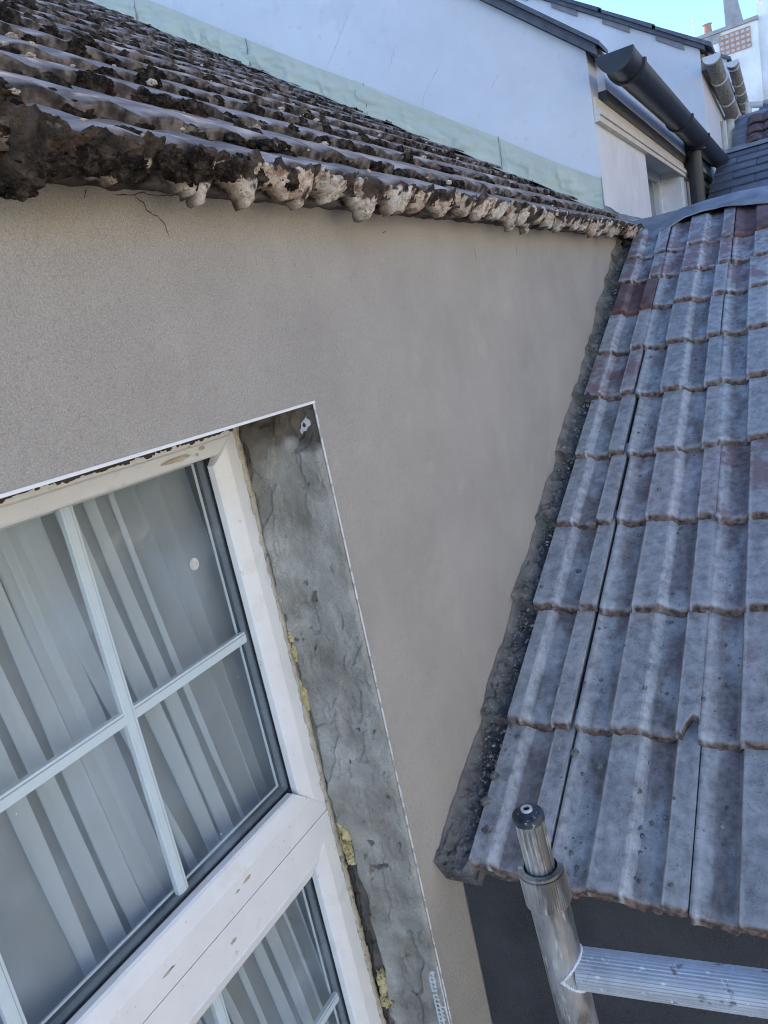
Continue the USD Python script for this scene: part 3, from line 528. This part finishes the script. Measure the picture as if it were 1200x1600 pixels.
# mortar bedding under the eave tiles
U, V = np.meshgrid(np.linspace(-1.6, -.01, 260), np.linspace(0, 1, 6), indexing='ij')
nn = fbm(np.stack([U * 25, V, 0 * U], -1), 4, 18) - .5
P = np.stack([1.252 + .012 * nn + .01 * (1 - V), U, -1.205 + .036 * V + .008 * nn], -1); bk = P.copy(); bk[..., 0] = 1.30
obj('mortar_bed', slab(P, bk), M_fillet, ext, smooth=True, prim=None)
obj('mortar_bed', lump((1.236, -.372, -1.163), (.008, .016, .006), 91, 3, .6, 2), M_splash, ext, smooth=True, label='white dab of mortar hanging under the eave tiles')
# stepped mortar fillet between tiles and wall
nx, nyf = 900, 34
xv = np.linspace(1.205, 4.03, nx); yv = np.linspace(-.002, -.088, nyf)
Xf, Yf = np.meshgrid(xv, yv, indexing='ij')
fr = np.array(frB); idx = np.clip(np.searchsorted(fr, xv, 'right') - 1, 0, len(fr) - 2); ph_ = (xv - fr[idx]) / (fr[idx + 1] - fr[idx]); ph_ = np.clip(ph_, 0, 1)
step = (.042 * (1 - ph_) + .006 * np.clip(1 - ph_ / .05, 0, 1))[:, None]
d = -Yf
nA = fbm(np.stack([Xf * 9, Yf * 16, 0 * Xf], -1), 4, 1) - .5; nB = fbm(np.stack([Xf * 38, Yf * 38, 0 * Xf], -1), 4, 2) - .5; nC = fbm(np.stack([Xf * 110, Yf * 110, 0 * Xf], -1), 3, 3) - .5
wallup = .028 * np.exp(-(d / (.012 + .006 * nA)) ** 1.3)
bank = .026 * np.clip(1 - d / .05, 0, 1)
Hf = step * .9 * np.clip(.55 + d / .03, 0, 1) + wallup * (.8 + .8 * nA) + bank + .014 * nA + .030 * nB * np.clip(d / .015, .25, 1) + .016 * nC * np.clip(d / .015, .35, 1) - .004
Hf -= .02 * np.clip((d - .070) / .015, 0, 1)
Xs = Xf + .010 * (fbm(np.stack([Yf * 40, 0 * Yf, idx[:, None] + 0 * Yf], -1), 3, 5) - .5)
topf = RB(Yf, Xs, Hf); topf[..., 1] = Yf
sm = np.clip(1 - d / .022 + .5 * nA, 0, 1)
fm = slab(topf, RB(Yf, Xf, 0 * Xf - .011)); obj('mortar_fillet', fm, M_fillet, ext, smooth=True, prim={'smear': sattr(fm, sm, 0)})
# smear feathered out onto the render above the fillet
U, V = np.meshgrid(np.linspace(1.215, 3.95, 500), np.linspace(0, 1, 10), indexing='ij')
wid = (.004 + .020 * (fbm(np.stack([U * 6, 0 * U, 0 * U], -1), 3, 22) - .4) + .018 * (fbm(np.stack([U * 40, 0 * U, 0 * U], -1), 3, 23) - .5))
P = RB(0 * U, U, .026 + V * np.maximum(wid, .003)); P[..., 1] = -.0022 * (1 - V) ** .7 + .0003; bk = P.copy(); bk[..., 1] = .004
fm = slab(P, bk); obj('mortar_fillet', fm, M_fillet, ext, smooth=True, prim={'smear': sattr(fm, .2 + .8 * V, 1)})
# grit and crumbs lying on the tiles
gr = []
for i in range(2600):
    x = 1.25 + 2.6 * rng.random() ** 1.4; 
    if rng.random() < .5: y = -.012 - .07 * rng.random(); h = .022
    else:
        cpan = rng.choice([.05, .196]); y = .045 - .28 * int(rng.integers(1, 5)) - cpan - .022 * rng.standard_normal(); h = None
    rr = .0013 + .0048 * rng.random() ** 3.5
    if h is None:
        rI = int(np.clip(np.searchsorted(frB, x, 'right') - 1, 0, 9)); ww = (.045 - y) % .28
        h = .0225 * (1 - (x - frB[rI]) / .335) + hprof(ww) + .001
    gr.append(lump(RB(np.array(y), np.array(x), np.array(h)), (rr * 1.3, rr, rr * .8), i, 1, .5, 1.5))
for i, (x, y, r) in enumerate([(1.50, -.245, .010), (1.48, -.305, .008), (1.36, -.41, .006), (1.43, -.40, .007), (1.42, -.07, .010), (1.36, -.065, .012), (1.66, -.39, .006), (1.52, -.10, .007), (1.30, -.09, .011), (1.95, -.07, .008), (2.02, -.16, .008), (2.3, -.36, .008)]):
    rI = int(np.searchsorted(frB, x, 'right') - 1); h = .0225 * (1 - (x - frB[rI]) / .335) + hprof((.045 - y) % .28) + .003
    gr.append(lump(RB(np.array(y), np.array(x), np.array(h)), (r * 1.3, r, r * .6), i + 40, 3, .6, 2))
obj('grit', cat_(gr), M_grit, smooth=True, label='loose mortar grit and crumbs lying on the grey tiles and along the fillet', cat='rubble', kind='stuff')
# lead sheet dressed over the top of the tiles
nu, nv = 220, 26
U, V = np.meshgrid(np.linspace(.02, -5.0, nu), np.linspace(0, 1, nv), indexing='ij')
lowx = np.interp(-U, [0, .05, .2, .30, .36, .48, .66, .9, 1.4, 5], [3.97, 3.97, 3.985, 4.06, 4.07, 4.055, 3.985, 3.98, 4.0, 4.0]) + .012 * (fbm(np.stack([U * 14, 0 * U, 0 * U], -1), 3, 4) - .5)
hl = np.interp(-U, [0, .12, .25, .4, 5], [-.002, .004, .034, .046, .046]) + .008 * (fbm(np.stack([U * 16, 0 * U, 0 * U], -1), 3, 6) - .5)
A = RB(U, lowx, hl); ridge = np.stack([4.285 + 0 * U, U, .352 + .006 * np.sin(U * 9)], -1); down_ = np.stack([4.55 + 0 * U, U, .27 + 0 * U], -1)
s = V * 1.3
P = np.where((s < 1)[..., None], A + (ridge - A) * np.clip(s, 0, 1)[..., None], ridge + (down_ - ridge) * np.clip((s - 1) / .3, 0, 1)[..., None])
P[..., 2] += .022 * np.sin(np.clip(s, 0, 1) * np.pi) + .012 * (fbm(np.stack([P[..., 0] * 9, P[..., 1] * 7, 0 * U], -1), 3, 7) - .5)
lead_bot = P.copy(); lead_bot[..., 2] -= .006
obj('lead_sheet', slab(P, lead_bot), M_lead, ext, smooth=True, label='weathered blue-grey lead dressed over the top of the tiles')
pieces = [lump((4.0, .02, .235), (.05, .035, .05), 811, 4, .7, 2), lump((3.95, -.02, .19), (.05, .03, .035), 812, 4, .8, 2), lump((3.90, -.012, .17), (.05, .018, .03), 813, 4, .8, 2)]
obj('mortar_fillet', cat_(pieces), M_hole, ext, smooth=True, label='dark crumbling hole under the end of the eave')
U, V = np.meshgrid(np.linspace(0, 1, 30), np.linspace(0, 1, 24), indexing='ij')
wdt = 1 - .75 * V
P = np.stack([4.235 + .06 * (1 - V) * U - .03 * (1 - V) * (1 - U), .105 + (.04 - .20 * U) * wdt - .01, .35 + .115 * V - .05 * U * V], -1)
P += (np.stack([fbm(P * 16, 3, 1), fbm(P * 16, 3, 2), fbm(P * 16, 3, 3)], -1) - .5) * .035
Q = P.copy(); Q[..., 0] += .004
obj('lead_sheet', slab(P, Q), M_lead, ext, smooth=True, label='crumpled lead saddle turned up against the white corner')

# ================================================================== scaffold
sp0, sp1 = np.array([.736, -.443, -.587]), np.array([.736, -.463, -.914]); ax = (sp1 - sp0) / np.linalg.norm(sp1 - sp0)
scaf = thing('scaffold_tower', (sp0[0], sp0[1], -6), 'worn aluminium scaffold tower frame with ribbed spigot and side tube', 'scaffolding')
L = lambda d: sp0 + ax * d
obj('spigot', ribbed(L(.012), L(.105), .0185, 16, .0012), M_alu, scaf)
plug = trimesh.creation.revolve(np.array([[.0045, .001], [.0062, .003], [.0150, .0042], [.0188, .0065], [.0202, .010], [.0200, .016], [.0, .016]]), sections=40)
obj('plug', along(plug, L(.0), L(.1)), M_plug, scaf, smooth=40)
obj('plug_hole', along(trimesh.creation.cylinder(.0042, .002, sections=20), L(.003), L(.1)), M_hole, scaf)
obj('plug_ring', along(trimesh.creation.annulus(.0044, .0072, .003, sections=24), L(.0015), L(.1)), M_galv, scaf)
col = ribbed(L(.088), L(.132), .0295, 60, .0010, .0215); obj('collar', col, M_alu, scaf)
obj('collar_lip', along(trimesh.creation.annulus(.0215, .0285, .004, sections=48), L(.085), L(.2)), M_alu, scaf)
obj('standard', rod(L(.125), np.array([.736, -.463 - .28, -6.0]) if False else L(5.3), .0254, 48), M_alu, scaf, smooth=30)
J = L(.235); LD = np.array([.11, -.992, .03]); LD /= np.linalg.norm(LD)
obj('ledger', ribbed(J + LD * .018, J + LD * 1.5, .0250, 36, .0007), M_aludull, scaf)
wt = []
xA, yA, _ = frame_from(LD)
for k in range(70):
    a = 2 * np.pi * k / 70; p = J + (xA * math.cos(a) + yA * math.sin(a)) * .0254
    perp = p - J; perp -= ax * (perp @ ax)
    rad = p - J; along_ax = rad @ ax; lat = rad - ax * along_ax; lat -= LD * (lat @ LD); dd = math.sqrt(max(.0254 ** 2 - min(lat @ lat, .0254 ** 2), 0))
    wt.append(lump(J + ax * along_ax + lat + LD * dd, (.0024, .0024, .0026), k, 2, .4, 2))
obj('weld', cat_(wt), M_galv, scaf, smooth=True)

# ================================================================== white houses of the terrace, stepping away
def gutter(parent, p0, p1, r, m, collars, cap_m, thick=.004):
    p0, p1 = np.array(p0, float), np.array(p1, float); Lg = np.linalg.norm(p1 - p0)
    a = np.linspace(math.pi, 2 * math.pi, 25); prof_ = np.r_[np.c_[r * np.cos(a), r * np.sin(a)], np.c_[(r - thick) * np.cos(a[::-1]), (r - thick) * np.sin(a[::-1])]]
    obj('gutter', along(extr(Polygon(prof_), Lg), p0, p1), m, parent, smooth=40)
    half = Polygon(np.c_[(r + .004) * np.cos(a), (r + .004) * np.sin(a)])
    obj('gutter_end', along(extr(half, .05), p0 - (p1 - p0) / Lg * .012, p1), cap_m, parent, smooth=40)
    for cpos in collars:
        c0 = p0 + (p1 - p0) * cpos; pr = np.r_[np.c_[(r + .012) * np.cos(a), (r + .012) * np.sin(a)], np.c_[(r + .0005) * np.cos(a[::-1]), (r + .0005) * np.sin(a[::-1])]]
        obj('gutter_bracket', along(extr(Polygon(pr), .045), c0, p1), cap_m, parent, smooth=40)
def row_house(base_x, x1, y0, ze, tanp, base_label, group):
    t_ = thing('white_house', (base_x, y0, -6), base_label, 'house', group)
    yr = y0 + 3.45; zr = ze + 3.45 * tanp
    gp = Polygon([(y0, -6), (y0, ze), (yr, zr), (yr + 3.4, ze), (yr + 3.4, -6)])
    obj('gable_wall', wall_poly(gp, 'x', base_x, .25), M_white, t_)
    L_ = x1 - base_x
    for sgn in (1, -1):
        e0 = np.array([y0 - .06, ze - .06 * tanp]) if sgn == 1 else np.array([yr + 3.45, ze - .05 * tanp]); r0 = np.array([yr, zr])
        pl = Polygon([e0 + [0, .004], r0 + [0, .004], r0 + [0, .05], e0 + [0, .05]])
        obj('roof', wall_poly(pl, 'x', base_x - .05, L_ + .05), M_slate, t_)
    return t_, yr, zr
# the nearest one
h1, yr, zr = row_house(4.25, 9.88, .10, 1.20, .84, 'near white rendered house with black gutter and downpipe above the lead', 'white houses of the terrace')
side = sbox(4.501, -6, 9.88, 1.20).difference(sbox(5.70, .05, 7.40, .93))
obj('eaves_wall', wall_poly(side, 'y', .10, .22), M_white, h1)
for (a_, b_, off, th) in [(0, .5, .0, .022), (.12, 1, .018, .022)]:     # two dark verge slates along the near slope
    y_a, y_b = .10 - .085, yr; f_ = lambda y: 1.20 + (y - .10) * .84
    pl = Polygon([(y_a + off, f_(y_a) + .052 + off), (y_b, f_(y_b) + .052 + off), (y_b, f_(y_b) + .052 + off + th), (y_a + off, f_(y_a) + .052 + off + th)])
    obj('verge', wall_poly(pl, 'x', 4.25 - .085 + off, .2), M_slate, h1)
obj('bargeboard', wall_poly(Polygon([(.02, 1.150), (3.4, 1.150 + 3.38 * .84), (3.4, 1.176 + 3.38 * .84), (.02, 1.176)]), 'x', 4.235, .0145), M_black, h1)
obj('fascia', bx(4.42, 9.86, .055, .0985, .985, 1.036), M_black, h1)
obj('soffit_strip', bx(4.42, 9.86, .058, .0985, 1.0362, 1.18), M_litfascia, h1)  # fascia face painted pale for the bounce-lit band below the gutter
obj('cornice', cat_([bx(4.252, 9.86, .062, .0985, .895, .925), bx(4.252, 9.86, .072, .0985, .865, .8945)]), M_cream, h1, label='weathered cream moulding running under the gutter')
obj('frieze', bx(4.26, 9.86, .082, .0985, .926, .984), M_cream, h1)
gutter(h1, (4.08, -.065, 1.105), (10.06, -.065, 1.18), .086, M_black, [.045, .37, .56, .86], M_black)
obj('downpipe', cat_([rod((7.62, -.005, 1.10), (7.62, -.005, -6), .062, 20), rod((7.62, -.02, 1.06), (7.62, -.02, 1.2), .085, 20)]), M_black, h1, smooth=30)
wn = obj('window', ring(5.70, 7.40, .05, .93, .07, .26, .30), M_upvc, h1)
obj('pane', bx(5.77, 7.33, .275, .28, .12, .86), M_glass, wn); obj('frame', bx(6.5, 6.58, .262, .298, .12, .86), M_upvc, wn)
obj('window_surround', cat_([bx(7.405, 7.50, .085, .0985, .05, .93), bx(5.60, 7.50, .087, .0985, .931, .8649 + .0)] if False else [bx(7.42, 7.52, .085, .0985, .05, .86)]), M_upvc, h1)
obj('wall_panel', bx(7.75, 9.85, .088, .0985, -1, .86), M_grey, h1)
obj('timber_batten', cat_([bx(7.6, 8.3, .06, .0615, .86, .99), bx(8.3, 9.7, .055, .0615, .82, .87)]), M_timber, h1)
obj('interior_wall', bx(5.6, 7.5, .34, .36, -.1, 1.0), M_room, h1)
# pale green flashing stepped up the gable over the old roof
laps = [3.9, 2.9, 2.1, 1.36, .61, .10]
for i in range(5):
    ya, yb = laps[i] + .05, laps[i + 1]
    nu, nv = 130, 22
    U, V = np.meshgrid(np.linspace(0, 1, nu), np.linspace(0, 1, nv), indexing='ij')
    y = ya + (yb - ya) * U
    zroof = .262 + (y + .08) * .688 + .034
    wob = .010 * (fbm(np.stack([y * 6, V * 2, 0 * U + i], -1), 3, 5) - .5) * 2
    up = .155 + .010 * (fbm(np.stack([y * 3, 0 * y, 0 * y], -1), 2, 6) - .5) * 2
    s_ = V
    xg = np.where(s_ < .35, HX - .012 - (.35 - s_) / .35 * .16, HX - .010 - .005 * (1 - s_)) - .004 * (i % 2) - .006 * np.abs(wob) * 20 * (s_ > .35) * np.sin(np.pi * U) * .3
    for _ in range(7):
        u0, sl, wd, am = rng.random(), .5 * (rng.random() - .5), .010 + .012 * rng.random(), .010 * (rng.random() - .3)
        dd = (U - u0) * abs(yb - ya) - sl * (s_ - .5) * .35; xg = xg - am * np.exp(-(dd / wd) ** 2) * np.clip((s_ - .25) / .2, 0, 1) * np.clip((1.02 - s_) / .3, 0, 1)
    zg = zroof + np.where(s_ < .35, .010 + .006 * np.cos(y * 2 * np.pi / .385), .012 + (s_ - .35) / .65 * up) + wob * .4 * np.clip(s_, .2, .6)
    xg = xg - .034 * (np.abs(fbm(np.stack([y * 7 + s_ * 2.5, s_ * 3, 0 * y + i * 4], -1), 3, 15) - .5) * 2) * np.sin(np.pi * np.clip(s_, 0, 1)) * (s_ > .3)
    P = np.stack([xg, y, zg], -1); Q = P.copy(); Q[..., 0] += .0025; Q[..., 2] -= .0025
    obj('flashing', slab(P, Q), M_flash, h1, smooth=35)
    obj('flashing_lap', slab(P[-2:] + [-.0012, 0, .0008], P[-2:] + [-.0002, 0, .0002]) if False else cat_([lump(P[-1, j] + [-.002, 0, 0], (.003, .002, .010), j + i * 20, 1, .5, 2) for j in range(5, nv)]), M_lead, h1)
def crack_x(pts, w, seed):
    m = crack(pts, w, seed); v = m.vertices.copy(); m.vertices = np.c_[4.25 + v[:, 1], v[:, 0], v[:, 2]]; m.invert(); return m
M_hair = mat('hairline_crack', [(.3, (.42, .42, .43)), (.7, (.55, .55, .56))], 30, 3, 1.0)
for i, pts in enumerate([[(1.34, 1.88), (1.44, 1.77), (1.53, 1.68), (1.62, 1.59)], [(.87, 1.40), (.94, 1.35), (1.01, 1.28), (1.03, 1.22)], [(1.12, 1.59), (1.19, 1.48)], [(.56, 1.25), (.62, 1.19)]]): obj('crack', crack_x(pts, .0013, 60 + i), M_hair, h1)
# the second and third
h2, yr2, zr2 = row_house(9.95, 13.95, .07, 2.41, .677, 'second white house with grey stained gutter and pale downpipe', 'white houses of the terrace')
obj('eaves_wall', wall_poly(sbox(10.201, -6, 13.95, 2.41).difference(sbox(11.9, 1.2, 12.7, 1.95)), 'y', .07, .22), M_white, h2)
wn = obj('window', ring(11.9, 12.7, 1.2, 1.95, .05, .20, .24), M_upvc, h2); obj('pane', bx(11.95, 12.65, .215, .22, 1.25, 1.9), M_glass, wn)
gutter(h2, (9.62, -.065, 2.235), (13.88, -.02, 2.09), .086, M_greypvc, [.22, .5, .74], M_palepvc)
obj('downpipe', cat_([rod((12.7, -.0, 2.1), (12.7, -.0, -6), .055, 16), rod((12.05, .035, 1.95), (12.05, .035, -6), .03, 12)]), M_palepvc, h2, smooth=30)
obj('fascia', bx(10.0, 13.9, .03, .0685, 2.19, 2.36), M_timber, h2)
for i in range(4):                          # uneven slates and mortar along the verge
    ya = .10 + .55 * i; f_ = lambda y: 2.41 + (y - .07) * .677
    pl = Polygon([(ya - .16, f_(ya - .16) + .052), (ya + .42, f_(ya + .42) + .052), (ya + .42, f_(ya + .42) + .085), (ya - .16, f_(ya - .16) + .10)])
    obj('verge', wall_poly(pl, 'x', 9.87, .4), M_slate, h2)
    pl = Polygon([(ya + .12, f_(ya + .12) - .06), (ya + .40, f_(ya + .40) - .05), (ya + .40, f_(ya + .40) + .003), (ya + .12, f_(ya + .12) + .003)])
    obj('verge_mortar', wall_poly(pl, 'x', 9.925, .0245), M_brick, h2)
h3, yr3, zr3 = row_house(14.0, 19.2, .05, 3.12, .65, 'third white house, farthest of the terrace, with pale banded gutter', 'white houses of the terrace')
obj('eaves_wall', wall_poly(sbox(14.251, -6, 19.2, 3.12), 'y', .05, .22), M_white, h3)
gutter(h3, (13.25, -.065, 2.905), (17.05, -.02, 2.80), .080, M_greypvc, [.05, .32, .5, .68, .86], M_palepvc)
obj('downpipe', cat_([rod((15.6, -.12, 2.7), (15.6, -.12, -6), .05, 14), rod((15.6, -.12, 2.66), (15.6, -.34, 2.60), .05, 14)]), M_palepvc, h3, smooth=30)
# slate roofed extension behind the lead
TS = math.tan(math.radians(17.5))
sx = thing('slate_extension', (8, -1, -6), 'far extension with blue slate roof and lead ridge beyond the black gutter', 'extension')
def RS(y, x, h): return np.stack([x - h * .30, y, .67 + (x - 8.1) * TS + h * .954], -1)
obj('wall', wall_poly(Polygon([(-.03, -6), (-.03, -.05), (-5, -.05), (-5, -6)]), 'x', 6.2, .2), M_dark, sx)
dk = [np.array([6.0, 9.98]), np.array([-5., -.035])]
U, V = np.meshgrid(dk[1], dk[0], indexing='ij')
rs = obj('roof', slab(RS(U, V, -.002), RS(U, V, -.08)), M_slate, sx)
for r in range(16):
    xa = 9.98 - .33 * (r + 1)
    for c in range(9):
        ya = -.035 - .40 * c - (.2 if r % 2 else 0) + (.0)
        yb = ya - .392
        if c == 0 and r % 2: obj('slate', slab(RS(np.array([[-.035, -.035], [-.228, -.228]]), np.array([[xa, xa + .36]] * 2), np.array([[.022, .004]] * 2)), RS(np.array([[-.035, -.035], [-.228, -.228]]), np.array([[xa, xa + .36]] * 2), np.array([[.008, -.001]] * 2))), M_slate, rs)
        j = .012 * (rng.random() - .5); yy2 = np.array([[ya, ya], [yb, yb]]); xx2 = np.array([[xa + j, xa + .36]] * 2)
        obj('slate', slab(RS(yy2, xx2, np.array([[.022 + j * .3, .004]] * 2)), RS(yy2, xx2, np.array([[.009 + j * .3, -.001]] * 2))), M_slate, rs)
obj('ridge_lead', cat_([bx(9.90, 10.10, -5, -.035, 1.262, 1.305)]), M_lead, sx)
obj('back_pitch', slab(np.array([[[10.101, -5, 1.26], [11.6, -5, .8]], [[10.101, -.035, 1.26], [11.6, -.035, .8]]], float), np.array([[[10.101, -5, 1.2], [11.6, -5, .74]], [[10.101, -.035, 1.2], [11.6, -.035, .74]]], float)), M_slate, sx)
# the next extension with dark red tiles
rx = thing('red_tiled_extension', (12, -1, -6), 'far extension with dark red tiled roof, above the slate ridge at the right edge', 'extension')
obj('wall', wall_poly(Polygon([(-.02, -6), (-.02, 1.5), (-5, 1.5), (-5, -6)]), 'x', 12.0, .2), M_lead, rx)
def RR(y, x, h): return np.stack([x - h * .45, y, 1.52 + (x - 11.9) * .52 + h * .89], -1)
U, V = np.meshgrid(np.array([-5., -.03]), np.array([11.9, 12.95]), indexing='ij')
rr_ = obj('roof', slab(RR(U, V, 0 * U), RR(U, V, 0 * U - .08)), M_lead, rx)
for r in range(3):
    for c in range(8):
        y1 = -.22 - .2 * c; xa = 11.88 + .30 * r
        wv, vv = np.meshgrid(np.linspace(0, .195, 9), np.array([0, 1.]), indexing='ij')
        Hh = .05 * (1 - vv) + .012 + .03 * np.abs(np.sin(wv / .195 * np.pi)) + .008 * rng.random()
        obj('roof_tile', slab(RR(y1 - wv, xa + .36 * vv, Hh), RR(y1 - wv, xa + .36 * vv, Hh - .02)), M_redtile, rr_, smooth=True)
U, V = np.meshgrid(np.array([-5., -.02]), np.array([12.951, 13.2]), indexing='ij')
obj('ridge_lead', slab(np.stack([V, U, 2.10 + 0 * U], -1), np.stack([V, U, 2.03 + 0 * U], -1)), M_lead, rx)
# dark roof behind it, then the tall end building
dkx = thing('dark_roofed_extension', (16, -1, -6), 'distant extension with plain dark slate roof just under the tall end wall', 'extension')
obj('wall', wall_poly(Polygon([(-.05, -6), (-.05, 2.2), (-5, 2.2), (-5, -6)]), 'x', 16.2, .2), M_dark, dkx)
obj('roof', slab(np.array([[[16.0, -5, 2.25], [17.6, -5, 3.0]], [[16.0, -.05, 2.25], [17.6, -.30, 3.0]]], float), np.array([[[16.0, -5, 2.15], [17.6, -5, 2.9]], [[16.0, -.05, 2.15], [17.6, -.30, 2.9]]], float)), M_slate, dkx)
far = thing('end_building', (24, 1, -6), 'tall pale end building closing the terrace, with parapet and terracotta screen', 'building')
obj('wall', wall_poly(Polygon([(-.14, -6), (-.14, 6.02), (9, 6.02), (9, -6)]), 'x', 24.0, 6.0), M_whitedirty, far)
obj('parapet_coping', bx(23.93, 30.05, -.16, 9.05, 6.021, 6.11), M_brick, far)
obj('render_band', bx(23.97, 23.9985, .74, 9, 5.80, 6.0), M_brick, far)
for i in range(6):
    for j_ in range(4):
        y = .72 - .125 * i; z = 5.50 + .125 * j_
        obj('screen_block', ring(y - .055, y + .055, z - .055, z + .055, .022, 0, .05) if False else wall_poly(sbox(y - .060, z - .060, y + .060, z + .060).difference(sbox(y - .043, z - .043, y + .043, z + .043)), 'x', 23.965, .034), M_terra, far)
stk = obj('chimney_stack', wall_poly(Polygon([(.24, 6.11), (.24, 6.5), (.33, 7.0), (.33, 7.4), (.66, 7.4), (.66, 6.11)]), 'x', 25.0, .6), M_brick, far)
obj('chimney_pot', rod((25.3, .5, 7.4), (25.3, .5, 7.9), .10, 16), M_terra, stk, smooth=30)
st2 = obj('chimney_stack', wall_poly(Polygon([(-.141, -6), (-.141, 6.45), (-.45, 6.45), (-.45, -6)]), 'x', 24.1, 1.2), M_whitedirty, far)
obj('chimney_pot', rod((24.5, -.30, 6.45), (24.5, -.30, 6.85), .13, 16), M_terra, st2, smooth=30)
pot = trimesh.creation.revolve(np.array([[.0, 0], [.24, 0], [.2, .12], [.12, .22], [.10, .5], [.13, .53], [.0, .53]]), sections=20); pot.apply_translation([25.2, 1.12, 6.11])
obj('chimney_pot', pot, M_terra, far, smooth=30)
sh = thing('slate_hung_house', (24, -2, -6), 'slate hung house at the far right beyond the pale end building', 'house')
obj('wall', bx(24.4, 30, -9, -.46, -6, 6.3), M_whitedirty, sh)
for i in range(10):
    for j_ in range(2): obj('slate', bx(24.36, 24.3985, -.62 - .17 * j_, -.46 - .17 * j_, 4.2 + .2 * i, 4.39 + .2 * i), M_slate, sh)
obj('roof', wall_poly(Polygon([(-.9, 4.0), (-.9, 6.4), (-6, 6.9), (-6, 4.0)]), 'x', 24.2, .15), M_redtile, sh, prim=None)
ae = cat_([rod((24.6, 1.42, 6.11), (24.6, 1.42, 6.75), .012, 6), rod((24.6, 1.42, 6.72), (24.6, 1.25, 6.78), .010, 6), rod((24.6, 1.52, 6.62), (24.6, 1.3, 6.70), .008, 6)])
obj('aerial', ae, M_palepvc, label='thin television aerial on the parapet of the tall end building', cat='aerial')
# added unseen house across the yard, there to bounce warm sunlight onto shaded walls
nb = thing('neighbour_house', (-2, -9, -6), 'added unseen cream house behind the camera, bouncing warm sunlight', 'house')
obj('wall', bx(-7, 24, -12, -7.5, -6, 3.4), M_sunny, nb)
obj('wing', bx(7, 24.1, -7.49, -5.1, -6, 2.6), M_sunny, nb)  # added nearer block, out of view, to strengthen the warm bounce
obj('roof', wall_poly(Polygon([(-12.2, 3.4), (-7.3, 3.4), (-9.7, 5.6)]), 'x', -7.1, 31.2), M_slate, nb)
